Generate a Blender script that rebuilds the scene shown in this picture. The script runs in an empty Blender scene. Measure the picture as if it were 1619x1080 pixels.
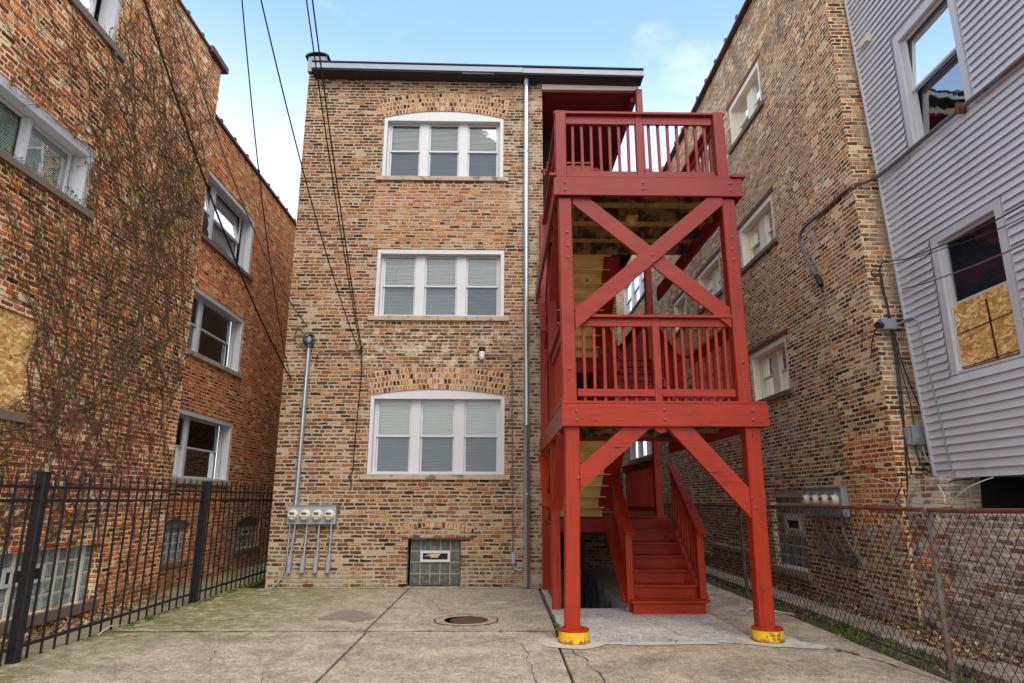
import bpy, bmesh, math, random
from mathutils import Vector, Matrix, noise as mnoise
R = math.radians
rnd = random.Random(7)
sc = bpy.context.scene
col = sc.collection

# ------------------------------------------------------------------ colours
def c(r, g, b):
    def f(v):
        v /= 255.0
        return v / 12.92 if v <= .04045 else ((v + .055) / 1.055) ** 2.4
    return (f(r), f(g), f(b), 1)

# ------------------------------------------------------------------ node helper
class NT:
    def __init__(s, name):
        s.m = bpy.data.materials.new(name); s.m.use_nodes = True
        s.t = s.m.node_tree; s.t.nodes.clear()
        s.out = s.t.nodes.new('ShaderNodeOutputMaterial')
    def n(s, typ, **kw):
        x = s.t.nodes.new(typ)
        for k, v in kw.items(): setattr(x, k, v)
        return x
    def link(s, a, b): s.t.links.new(a, b)
    def put(s, sock, v):
        if isinstance(v, bpy.types.NodeSocket): s.link(v, sock)
        elif v is not None: sock.default_value = v
    def math(s, op, a, b=None, d=None, clamp=False):
        x = s.n('ShaderNodeMath', operation=op); x.use_clamp = clamp
        s.put(x.inputs[0], a); s.put(x.inputs[1], b)
        if d is not None: s.put(x.inputs[2], d)
        return x.outputs[0]
    def vmath(s, op, a, b=None):
        x = s.n('ShaderNodeVectorMath', operation=op)
        s.put(x.inputs[0], a); s.put(x.inputs[1], b); return x.outputs[0]
    def xyz(s, x=0., y=0., z=0.):
        q = s.n('ShaderNodeCombineXYZ')
        for i, v in enumerate((x, y, z)): s.put(q.inputs[i], v)
        return q.outputs[0]
    def sep(s, v):
        q = s.n('ShaderNodeSeparateXYZ'); s.put(q.inputs[0], v); return q.outputs
    def noise(s, vec, scale, detail=3., rough=.55, color=False, dist=0.):
        q = s.n('ShaderNodeTexNoise'); s.put(q.inputs['Vector'], vec)
        q.inputs['Scale'].default_value = scale; q.inputs['Detail'].default_value = detail
        q.inputs['Roughness'].default_value = rough; q.inputs['Distortion'].default_value = dist
        return q.outputs['Color' if color else 'Fac']
    def white(s, vec, color=False):
        q = s.n('ShaderNodeTexWhiteNoise', noise_dimensions='3D'); s.put(q.inputs['Vector'], vec)
        return q.outputs['Color' if color else 'Value']
    def vor(s, vec, scale, feature='F1', out='Distance', rand=1.):
        q = s.n('ShaderNodeTexVoronoi', feature=feature); s.put(q.inputs['Vector'], vec)
        q.inputs['Scale'].default_value = scale; q.inputs['Randomness'].default_value = rand
        return q.outputs[out]
    def ramp(s, fac, stops, mode='LINEAR'):
        q = s.n('ShaderNodeValToRGB'); q.color_ramp.interpolation = mode
        e = q.color_ramp.elements
        while len(e) < len(stops): e.new(.5)
        for el, (p, cc) in zip(e, stops): el.position = p; el.color = cc
        s.put(q.inputs[0], fac); return q.outputs[0]
    def step(s, v, a, b):
        q = s.n('ShaderNodeMapRange', interpolation_type='SMOOTHSTEP')
        s.put(q.inputs[0], v); s.put(q.inputs[1], a); s.put(q.inputs[2], b)
        q.inputs[3].default_value = 0; q.inputs[4].default_value = 1
        return q.outputs[0]
    def mix(s, f, a, b, mode='MIX'):
        q = s.n('ShaderNodeMix', data_type='RGBA', blend_type=mode)
        s.put(q.inputs['Factor'], f); s.put(q.inputs['A'] if 0 else q.inputs[6], a); s.put(q.inputs[7], b)
        return q.outputs[2]
    def pos(s): return s.n('ShaderNodeNewGeometry').outputs['Position']
    def nrm(s): return s.n('ShaderNodeNewGeometry').outputs['True Normal']
    def scale(s, v, x, y, z): return s.vmath('MULTIPLY', v, s.xyz(x, y, z))
    def val(s, v):      # grey -> colour
        return v
    def bump(s, h, strength, dist):
        q = s.n('ShaderNodeBump'); q.inputs['Strength'].default_value = strength
        q.inputs['Distance'].default_value = dist; s.put(q.inputs['Height'], h); return q.outputs[0]
    def finish(s, color, rough=.8, bump=None, metal=0., spec=.5, coat=0.):
        b = s.n('ShaderNodeBsdfPrincipled'); s.put(b.inputs['Base Color'], color)
        s.put(b.inputs['Roughness'], rough); s.put(b.inputs['Metallic'], metal)
        b.inputs['Specular IOR Level'].default_value = spec
        if bump is not None: s.link(bump, b.inputs['Normal'])
        s.link(b.outputs[0], s.out.inputs[0]); return s.m

def boxmask(t, P, lo, hi, soft, wob=None):
    """1 inside a world-space box, with a ragged edge"""
    x, y, z = t.sep(P); m = None
    for v, a, b in ((x, lo[0], hi[0]), (y, lo[1], hi[1]), (z, lo[2], hi[2])):
        if a is None and b is None: continue
        if wob is not None: v = t.math('ADD', v, wob)
        for q in ((t.step(v, a - soft, a + soft) if a is not None else None), (t.math('SUBTRACT', 1., t.step(v, b - soft, b + soft)) if b is not None else None)):
            if q is None: continue
            m = q if m is None else t.math('MULTIPLY', m, q)
    return m

def brick_mat(name, palette, mortar, L=.218, H=.0728, joint=.020, seed=0., uv=False, header=6,
              patches=(), stains=(), smear=.0, ragged=.012, mortar_var=.25, bumpd=.012, dark=.0):
    t = NT(name); P = t.pos()
    if uv:
        q = t.n('ShaderNodeUVMap'); u0, v0, _ = t.sep(q.outputs[0])
    else:
        nx, ny, nz = t.sep(t.nrm()); px, py, pz = t.sep(P)
        sx = t.math('GREATER_THAN', t.math('ABSOLUTE', nx), .6)
        u0 = t.math('ADD', t.math('MULTIPLY', py, sx), t.math('MULTIPLY', px, t.math('SUBTRACT', 1., sx)))
        v0 = pz
    wc = t.sep(t.noise(P, 4., 2., .5, True)); wf = t.sep(t.noise(P, 28., 2., .6, True))
    def wob(v, a, b, i):
        v = t.math('ADD', v, t.math('MULTIPLY', t.math('SUBTRACT', wc[i], .5), a))
        return t.math('ADD', v, t.math('MULTIPLY', t.math('SUBTRACT', wf[i], .5), b))
    u = wob(u0, .05, ragged * 1.6, 0); v = wob(v0, .025, ragged, 1)
    vr = t.math('DIVIDE', t.math('ADD', v, seed + 50.), H)
    row = t.math('FLOOR', vr); fv = t.math('FRACT', vr)
    if header:
        hd = t.math('LESS_THAN', t.math('MODULO', row, float(header)), .5)
        Lr = t.math('SUBTRACT', L, t.math('MULTIPLY', hd, L * .47))
    else: Lr = L
    off = t.math('ADD', t.math('MULTIPLY', row, .5), t.math('MULTIPLY', t.white(t.xyz(row, seed, 3.)), .35))
    ur = t.math('ADD', t.math('DIVIDE', t.math('ADD', u, 60.), Lr), off)
    colm = t.math('FLOOR', ur); fu = t.math('FRACT', ur)
    du = t.math('MULTIPLY', t.math('MINIMUM', fu, t.math('SUBTRACT', 1., fu)), Lr)
    dv = t.math('MULTIPLY', t.math('MINIMUM', fv, t.math('SUBTRACT', 1., fv)), H)
    d = t.math('SMOOTH_MIN', du, dv, .012)
    idv = t.xyz(colm, row, seed); rc = t.sep(t.white(idv, True)); rv = t.white(t.xyz(row, colm, seed + 9.))
    fine = t.noise(P, 26., 4., .75)
    th = t.math('MULTIPLY', t.math('ADD', .55, t.math('MULTIPLY', rc[0], .9)), joint * .5)
    th = t.math('ADD', th, t.math('MULTIPLY', t.math('SUBTRACT', fine, .5), joint * 1.5))
    th = t.math('ADD', th, t.math('MULTIPLY', t.math('GREATER_THAN', rc[2], .92), .022))
    big = t.noise(P, 1.1, 4., .6)
    if smear:
        th = t.math('ADD', th, t.math('MULTIPLY', t.step(big, .52, .75), smear))
    mask = t.step(d, t.math('SUBTRACT', th, .004), t.math('ADD', th, .006))
    def pal(p):
        n = len(p); tot = sum(w for w, _ in p); acc = 0; st = []
        for w, cc in p: st.append((acc / tot, cc)); acc += w
        return t.ramp(rv, st, 'CONSTANT')
    bc = pal(palette)
    for lo, hi, p2, amt in patches:
        m = boxmask(t, P, lo, hi, .06, t.math('MULTIPLY', t.math('SUBTRACT', t.noise(P, 2.2, 3.), .5), .7))
        bc = t.mix(t.math('MULTIPLY', m, amt), bc, pal(p2))
    tone = t.math('ADD', .6, t.math('MULTIPLY', rc[1], .7))
    tone = t.math('MULTIPLY', tone, t.math('ADD', .1, t.math('MULTIPLY', t.noise(P, 34., 4., .7), 1.8)))
    bc = t.mix(1., bc, t.xyz(tone, tone, tone), 'MULTIPLY')
    rim = t.math('SUBTRACT', 1., t.step(t.math('SUBTRACT', d, th), .002, .017))
    rim = t.math('MULTIPLY', rim, t.math('ADD', .25, t.math('MULTIPLY', t.noise(P, 9., 3., .7), 1.)), clamp=True)
    bc = t.mix(t.math('MULTIPLY', rim, .92), bc, c(50, 32, 24))
    # black weathering inside bricks
    sp = t.step(t.noise(P, 16., 4., .7), .56, .68)
    bc = t.mix(t.math('MULTIPLY', sp, .5 + dark), bc, c(44, 32, 28))
    mn = t.math('ADD', 1. - mortar_var, t.math('MULTIPLY', t.noise(P, 7., 5., .7), mortar_var * 2))
    mc = t.mix(1., mortar, t.xyz(mn, mn, mn), 'MULTIPLY')
    cc = t.mix(mask, mc, bc)
    for lo, hi, colr, amt, sc_, a, b in stains:
        m = t.step(t.noise(P, sc_, 4., .65), a, b)
        if lo is not None: m = t.math('MULTIPLY', m, boxmask(t, P, lo, hi, .15, t.math('MULTIPLY', t.math('SUBTRACT', big, .5), 1.2)))
        cc = t.mix(t.math('MULTIPLY', m, amt), cc, colr)
    lg = t.math('ADD', .82, t.math('MULTIPLY', t.noise(P, .55, 4., .6), .36))
    cc = t.mix(1., cc, t.xyz(lg, lg, lg), 'MULTIPLY')
    h = t.math('ADD', t.math('MULTIPLY', mask, t.math('ADD', .7, t.math('MULTIPLY', rc[2], .4))), t.math('MULTIPLY', fine, .35))
    return t.finish(cc, .92, t.bump(h, .9, bumpd), spec=.2)

def plain(name, color, rough=.6, metal=0., var=.12, vs=6., bump=0., bs=60., spec=.5, stain=None):
    t = NT(name); P = t.pos()
    n = t.math('ADD', 1 - var, t.math('MULTIPLY', t.noise(P, vs, 4., .6), 2 * var))
    cc = t.mix(1., color, t.xyz(n, n, n), 'MULTIPLY')
    if stain:
        colr, s_, a, b, amt = stain
        cc = t.mix(t.math('MULTIPLY', t.step(t.noise(P, s_, 5., .65), a, b), amt), cc, colr)
    bp = t.bump(t.noise(P, bs, 3., .6), bump, .004) if bump else None
    return t.finish(cc, rough, bp, metal, spec)

def wood(name, color, axis, rough=.5, grain=.25, dirt=None, crack=.0, knots=False, spec=.5, chips=0., sky_tint=None):
    t = NT(name); P = t.pos()
    k = [26., 26., 26.]; k[axis] = 1.3
    g = t.noise(t.scale(P, *k), 1., 4., .6, dist=.6)
    k2 = [60., 60., 60.]; k2[axis] = 1.2
    g2 = t.noise(t.scale(P, *k2), 1., 2., .5)
    v = t.math('ADD', 1 - grain, t.math('MULTIPLY', g, 2 * grain))
    v = t.math('MULTIPLY', v, t.math('ADD', .85, t.math('MULTIPLY', t.noise(P, 1.7, 3.), .3)))
    cc = t.mix(1., color, t.xyz(v, v, v), 'MULTIPLY')
    if sky_tint: cc = t.mix(t.math('MULTIPLY', t.step(t.math('ADD', t.sep(P)[2], t.noise(P, 1.2, 3.)), 2.2, 6.4), .9), cc, t.mix(1., sky_tint, t.xyz(v, v, v), 'MULTIPLY'))  # upper porch shifts to wine red, painting the look of skylight into the colour
    if dirt:
        colr, s_, a, b, amt = dirt
        cc = t.mix(t.math('MULTIPLY', t.step(t.noise(P, s_, 5., .65), a, b), amt), cc, colr)
    if crack:
        kk = [34., 34., 34.]; kk[axis] = .9
        cm = t.step(t.math('ABSOLUTE', t.math('SUBTRACT', t.noise(t.scale(P, *kk), 1., 1., .4), .5)), .012, .003)
        cm = t.math('MULTIPLY', cm, t.step(t.noise(P, 2.3, 2.), .5, .62))
        cc = t.mix(t.math('MULTIPLY', cm, crack), cc, c(60, 16, 14))
    if chips:
        w = t.step(t.noise(P, 46., 2., .5), .72, .76)
        w = t.math('MULTIPLY', w, t.step(t.noise(P, 1.9, 2.), .5, .65))
        cc = t.mix(t.math('MULTIPLY', w, chips), cc, c(206, 170, 150))
    if knots:
        kn = t.step(t.vor(t.scale(P, 2.2, 2.2, 2.2), 1.), .09, .05)
        cc = t.mix(t.math('MULTIPLY', kn, .7), cc, c(80, 52, 24))
    h = t.math('ADD', g, g2)
    return t.finish(cc, t.math('ADD', rough - .08, t.math('MULTIPLY', g, .2)), t.bump(h, .35, .003), spec=spec)

def concrete(name, color, moss=(), light=None, rough=.9, scale=1., dirt=(c(92, 82, 66), 1.5, .46, .72, .5)):
    t = NT(name); P = t.pos()
    a = t.noise(P, 1.6 * scale, 6., .65); b = t.noise(P, 38. * scale, 4., .75); s_ = t.noise(P, 150., 2., .6)
    st = t.noise(t.scale(P, 20., 3.2, 1.), 1., 5., .75)      # broom marks running away from the wall
    gr = t.noise(P, 11. * scale, 5., .8)
    v = .88
    for q, k in ((a, 1.3), (b, 2.6), (gr, 2.1), (st, .45)): v = t.math('ADD', v, t.math('MULTIPLY', t.math('SUBTRACT', q, .5), k))
    v = t.math('MAXIMUM', v, .15)
    cc = t.mix(1., color, t.xyz(v, v, v), 'MULTIPLY')
    cc = t.mix(t.math('MULTIPLY', t.step(t.noise(P, dirt[1], 6., .7), dirt[2], dirt[3]), dirt[4]), cc, dirt[0])
    pits = t.step(s_, .60, .68)
    cc = t.mix(t.math('MULTIPLY', pits, .75), cc, c(70, 62, 52))
    peb = t.step(t.noise(P, 60., 3., .7), .62, .70)
    cc = t.mix(t.math('MULTIPLY', peb, .55), cc, c(214, 206, 190))
    sm = t.step(t.noise(P, .8, 5., .7), .56, .72)
    cc = t.mix(t.math('MULTIPLY', sm, .35), cc, c(206, 198, 184))
    for lo, hi, colr, amt in moss:
        w = t.math('MULTIPLY', t.math('SUBTRACT', t.noise(P, .9, 4.), .5), 2.4)
        m = boxmask(t, P, lo, hi, .5, w)
        m = t.math('MULTIPLY', m, t.step(t.noise(P, 5., 6., .7), .36, .62))
        cc = t.mix(t.math('MULTIPLY', m, amt), cc, colr)
    h = t.math('ADD', t.math('MULTIPLY', b, 1.), t.math('ADD', s_, t.math('MULTIPLY', st, .7)))
    return t.finish(cc, rough, t.bump(h, .6, .006), spec=.25)

def glass_mat(name, tint=(.86, .92, .9, 1), refl=.12, rough=.02, ripple=.0, fk=1.1):
    t = NT(name)
    tr = t.n('ShaderNodeBsdfTransparent'); tr.inputs[0].default_value = tint
    gl = t.n('ShaderNodeBsdfGlossy'); gl.inputs['Roughness'].default_value = rough
    gl.inputs['Color'].default_value = (.95, .97, 1, 1)
    lw = t.n('ShaderNodeFresnel'); lw.inputs[0].default_value = 1.5
    f = t.math('ADD', t.math('MULTIPLY', lw.outputs[0], fk), refl, clamp=True)
    P = t.pos()
    bp = t.bump(t.noise(P, 3.2, 2.), ripple if ripple else .05, .02)
    t.link(bp, gl.inputs['Normal'])
    mx = t.n('ShaderNodeMixShader'); t.put(mx.inputs[0], f); t.link(tr.outputs[0], mx.inputs[1]); t.link(gl.outputs[0], mx.inputs[2])
    t.link(mx.outputs[0], t.out.inputs[0]); return t.m

def screen_mat(name, color, amt):
    t = NT(name)
    tr = t.n('ShaderNodeBsdfTransparent'); df = t.n('ShaderNodeBsdfDiffuse'); df.inputs[0].default_value = color
    mx = t.n('ShaderNodeMixShader'); mx.inputs[0].default_value = amt
    t.link(tr.outputs[0], mx.inputs[1]); t.link(df.outputs[0], mx.inputs[2]); t.link(mx.outputs[0], t.out.inputs[0]); return t.m

def glass_block_mat(name, a, b, d):
    t = NT(name); P = t.pos(); x, y, z = t.sep(P)
    s = t.math('ADD', x, y)
    k = 170.
    w = t.math('MULTIPLY', t.math('SINE', t.math('MULTIPLY', t.math('ADD', s, z), k)), t.math('SINE', t.math('MULTIPLY', t.math('SUBTRACT', s, z), k)))
    n = t.noise(P, 9., 4., .7)
    cc = t.ramp(t.math('ADD', t.math('MULTIPLY', w, .3), n), [(.25, d), (.5, a), (.85, b)])
    return t.finish(cc, .12, t.bump(w, .5, .01), spec=.8)

def osb_mat():
    t = NT('osb'); P = t.pos()
    w = t.scale(P, 1., 1., 2.6)
    w = t.vmath('ADD', w, t.scale(t.noise(P, 6., 2., .5, True), .25, .25, .5))
    vc = t.sep(t.vor(w, 13., 'F1', 'Color'))
    cc = t.ramp(vc[0], [(0, c(192, 133, 62)), (.35, c(222, 168, 90)), (.6, c(239, 194, 118)), (.85, c(250, 228, 168)), (1, c(162, 90, 43))])
    e = t.vor(w, 13., 'DISTANCE_TO_EDGE')
    cc = t.mix(t.math('MULTIPLY', t.step(e, .05, .0), .45), cc, c(112, 69, 28))
    g = t.noise(t.scale(P, 8., 8., 50.), 1., 3.)
    v = t.math('ADD', .75, t.math('MULTIPLY', g, .5))
    return t.finish(t.mix(1., cc, t.xyz(v, v, v), 'MULTIPLY'), .75, t.bump(vc[1], .4, .004))

def leaf_mat(name, stops):
    t = NT(name); P = t.pos()
    q = t.sep(t.vor(P, 14., 'F1', 'Color'))
    return t.finish(t.ramp(q[0], stops), .6, spec=.3)

# ------------------------------------------------------------------ mesh builder
class MB:
    def __init__(s): s.v = []; s.f = []; s.uv = {}
    def face(s, pts, uv=None):
        i = len(s.v); s.v += [tuple(p) for p in pts]; s.f.append(tuple(range(i, i + len(pts))))
        if uv: s.uv[len(s.f) - 1] = uv
    def box(s, x0, x1, y0, y1, z0, z1, ch=0.):
        if x0 > x1: x0, x1 = x1, x0
        if y0 > y1: y0, y1 = y1, y0
        if z0 > z1: z0, z1 = z1, z0
        d = (x1 - x0, y1 - y0, z1 - z0)
        if ch <= 0 or min(d) < ch * 2.4:
            i = len(s.v)
            s.v += [(x, y, z) for z in (z0, z1) for y in (y0, y1) for x in (x0, x1)]
            s.f += [tuple(i + k for k in q) for q in ((0, 2, 3, 1), (4, 5, 7, 6), (0, 1, 5, 4), (2, 6, 7, 3), (0, 4, 6, 2), (1, 3, 7, 5))]
            return
        ax = d.index(max(d)); m = [(x0 + x1) / 2, (y0 + y1) / 2, (z0 + z1) / 2]
        a = list(m); b = list(m); lo = (x0, y0, z0); hi = (x1, y1, z1); a[ax] = lo[ax]; b[ax] = hi[ax]
        o = [k for k in range(3) if k != ax]
        U = Vector([0, 0, 0]); U[o[0]] = 1; W = Vector([0, 0, 0]); W[o[1]] = 1
        s.prof(Vector(a), Vector(b), U, W, d[o[0]], d[o[1]], ch)
    def prof(s, a, b, U, W, w, h, ch):
        x, y = w / 2, h / 2
        pr = [(-x + ch, -y), (x - ch, -y), (x, -y + ch), (x, y - ch), (x - ch, y), (-x + ch, y), (-x, y - ch), (-x, -y + ch)] if ch > 0 else [(-x, -y), (x, -y), (x, y), (-x, y)]
        n = len(pr); i = len(s.v)
        for p in (a, b):
            s.v += [tuple(p + U * q[0] + W * q[1]) for q in pr]
        for k in range(n): s.f.append((i + k, i + (k + 1) % n, i + n + (k + 1) % n, i + n + k))
        s.f.append(tuple(i + k for k in range(n))[::-1]); s.f.append(tuple(i + n + k for k in range(n)))
    def beam(s, a, b, w, h, up=(0, 0, 1), ch=.005):
        a, b = Vector(a), Vector(b); d = (b - a).normalized(); up = Vector(up)
        U = d.cross(up)
        if U.length < 1e-4: U = d.cross(Vector((0, 1, 0)))
        U.normalize(); W = U.cross(d).normalized()
        s.prof(a, b, U, W, w, h, ch)
    def tube(s, pts, r, n=6, cap=True, taper=None):
        pts = [Vector(p) for p in pts]; i0 = len(s.v); prev = None
        for k, p in enumerate(pts):
            d = (pts[min(k + 1, len(pts) - 1)] - pts[max(k - 1, 0)])
            if d.length < 1e-9: d = Vector((0, 0, 1))
            d.normalize()
            if prev is None:
                a = Vector((0, 0, 1)) if abs(d.z) < .9 else Vector((1, 0, 0))
                U = d.cross(a).normalized()
            else:
                U = (prev - d * prev.dot(d))
                U = U.normalized() if U.length > 1e-6 else d.orthogonal().normalized()
            prev = U; W = d.cross(U)
            rr = r if taper is None else r + (taper - r) * k / (len(pts) - 1)
            for j in range(n):
                t = 2 * math.pi * j / n
                s.v.append(tuple(p + U * math.cos(t) * rr + W * math.sin(t) * rr))
        for k in range(len(pts) - 1):
            for j in range(n):
                a = i0 + k * n + j; b = i0 + k * n + (j + 1) % n
                s.f.append((a, b, b + n, a + n))
        if cap:
            s.f.append(tuple(i0 + j for j in range(n))[::-1])
            e = i0 + (len(pts) - 1) * n; s.f.append(tuple(e + j for j in range(n)))
    def lathe(s, o, axis, prof, n=24):
        """prof: list of (radius, distance along axis)"""
        o = Vector(o); A = Vector(axis).normalized(); U = A.orthogonal().normalized(); W = A.cross(U); i0 = len(s.v)
        for r, h in prof:
            for j in range(n):
                t = 2 * math.pi * j / n
                s.v.append(tuple(o + A * h + U * math.cos(t) * r + W * math.sin(t) * r))
        for k in range(len(prof) - 1):
            for j in range(n):
                a = i0 + k * n + j; b = i0 + k * n + (j + 1) % n
                s.f.append((a, b, b + n, a + n))
        s.f.append(tuple(i0 + j for j in range(n))[::-1])
        e = i0 + (len(prof) - 1) * n; s.f.append(tuple(e + j for j in range(n)))
    def prism(s, poly, fn, d0, d1):
        """poly in 2D, fn(a, b, d) -> xyz"""
        n = len(poly); i = len(s.v)
        for d in (d0, d1): s.v += [tuple(fn(a, b, d)) for a, b in poly]
        for k in range(n): s.f.append((i + k, i + (k + 1) % n, i + n + (k + 1) % n, i + n + k))
        s.f.append(tuple(i + k for k in range(n))[::-1]); s.f.append(tuple(i + n + k for k in range(n)))

ROOT = {}
def make_mesh(name, mb, mats, loc, smooth=False, recalc=True):
    me = bpy.data.meshes.new(name)
    L = Vector(loc)
    me.from_pydata([tuple(Vector(v) - L) for v in mb.v], [], mb.f)
    if mb.uv:
        ul = me.uv_layers.new(name='UVMap')
        for fi, uv in mb.uv.items():
            for li, q in zip(me.polygons[fi].loop_indices, uv): ul.data[li].uv = q
    if recalc:
        bm = bmesh.new(); bm.from_mesh(me); bmesh.ops.recalc_face_normals(bm, faces=bm.faces); bm.to_mesh(me); bm.free()
    if smooth:
        for p in me.polygons: p.use_smooth = True
    me.materials.append(mats)
    return me

def thing(name, loc, label, cat, group=None):
    o = bpy.data.objects.new(name, None); col.objects.link(o)
    o.location = loc; o.empty_display_size = .2
    o['label'] = label; o['category'] = cat
    if group: o['group'] = group
    ROOT[o.name] = Vector(loc); return o
def part(name, mb, mat, parent, label=None, smooth=False, recalc=True):
    """a part (or sub-part) built in world coordinates"""
    r = parent
    while r.parent: r = r.parent
    o = bpy.data.objects.new(name, make_mesh(name, mb, mat, ROOT[r.name], smooth, recalc)); col.objects.link(o)
    o.parent = parent
    if label: o['label'] = label
    return o
def solo(name, mb, mat, loc, label, cat, group=None, smooth=False):
    """a thing that is one mesh"""
    o = bpy.data.objects.new(name, make_mesh(name, mb, mat, loc, smooth)); col.objects.link(o)
    o.location = loc; o['label'] = label; o['category'] = cat
    if group: o['group'] = group
    return o
def struct(name, mb, mat, kind='structure', label=None, cat=None):
    o = bpy.data.objects.new(name, make_mesh(name, mb, mat, (0, 0, 0))); col.objects.link(o)
    o['kind'] = kind; o['label'] = label or name.replace('_', ' '); o['category'] = cat or name.replace('_', ' ')
    return o

# ------------------------------------------------------------------ walls with openings
def topz(op, u):
    a, b, z0, z1, rise = op
    if not rise: return z1
    h = (b - a) / 2; return z1 + rise * (1 - ((u - (a + b) / 2) / h) ** 2)
def wall(mb, F, u0, u1, z0, z1, ops=(), depth=.22):
    us = {u0, u1}
    for op in ops:
        us |= {op[0], op[1]}
        if op[4]: us |= {op[0] + (op[1] - op[0]) * k / 16 for k in range(17)}
    us = sorted(x for x in us if u0 - 1e-6 <= x <= u1 + 1e-6)
    Z = z1 if callable(z1) else (lambda u: z1)
    for a, b in zip(us, us[1:]):
        m = (a + b) / 2
        cov = sorted([o for o in ops if o[0] < m < o[1]], key=lambda o: o[2])
        lo = (z0, z0)
        for o in cov:
            mb.face([F(a, 0, lo[0]), F(b, 0, lo[1]), F(b, 0, o[2]), F(a, 0, o[2])])
            ta, tb = topz(o, a), topz(o, b)
            mb.face([F(a, 0, ta), F(b, 0, tb), F(b, depth, tb), F(a, depth, ta)])
            lo = (ta, tb)
        mb.face([F(a, 0, lo[0]), F(b, 0, lo[1]), F(b, 0, Z(b)), F(a, 0, Z(a))])
    for o in ops:
        for u in (o[0], o[1]):
            t = topz(o, u); mb.face([F(u, 0, o[2]), F(u, depth, o[2]), F(u, depth, t), F(u, 0, t)])
        mb.face([F(o[0], 0, o[2]), F(o[1], 0, o[2]), F(o[1], depth, o[2]), F(o[0], depth, o[2])])

def fbox(mb, F, u0, u1, d0, d1, z0, z1, ch=0.):
    p = F(u0, d0, z0); q = F(u1, d1, z1)
    mb.box(p[0], q[0], p[1], q[1], p[2], q[2], ch)

def blinds(F, u0, u1, d, z0, z1, pitch=.03, tilt=1.0):
    mb = MB(); z = z1
    hw = .016
    while z > z0:
        dz = hw * math.sin(tilt) ; dd = hw * math.cos(tilt)
        j = rnd.uniform(-.003, .003)
        mb.face([F(u0, d - dd, z - dz + j), F(u1, d - dd, z - dz - j), F(u1, d + dd, z + dz - j), F(u0, d + dd, z + dz + j)])
        z -= pitch
    return mb

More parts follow.
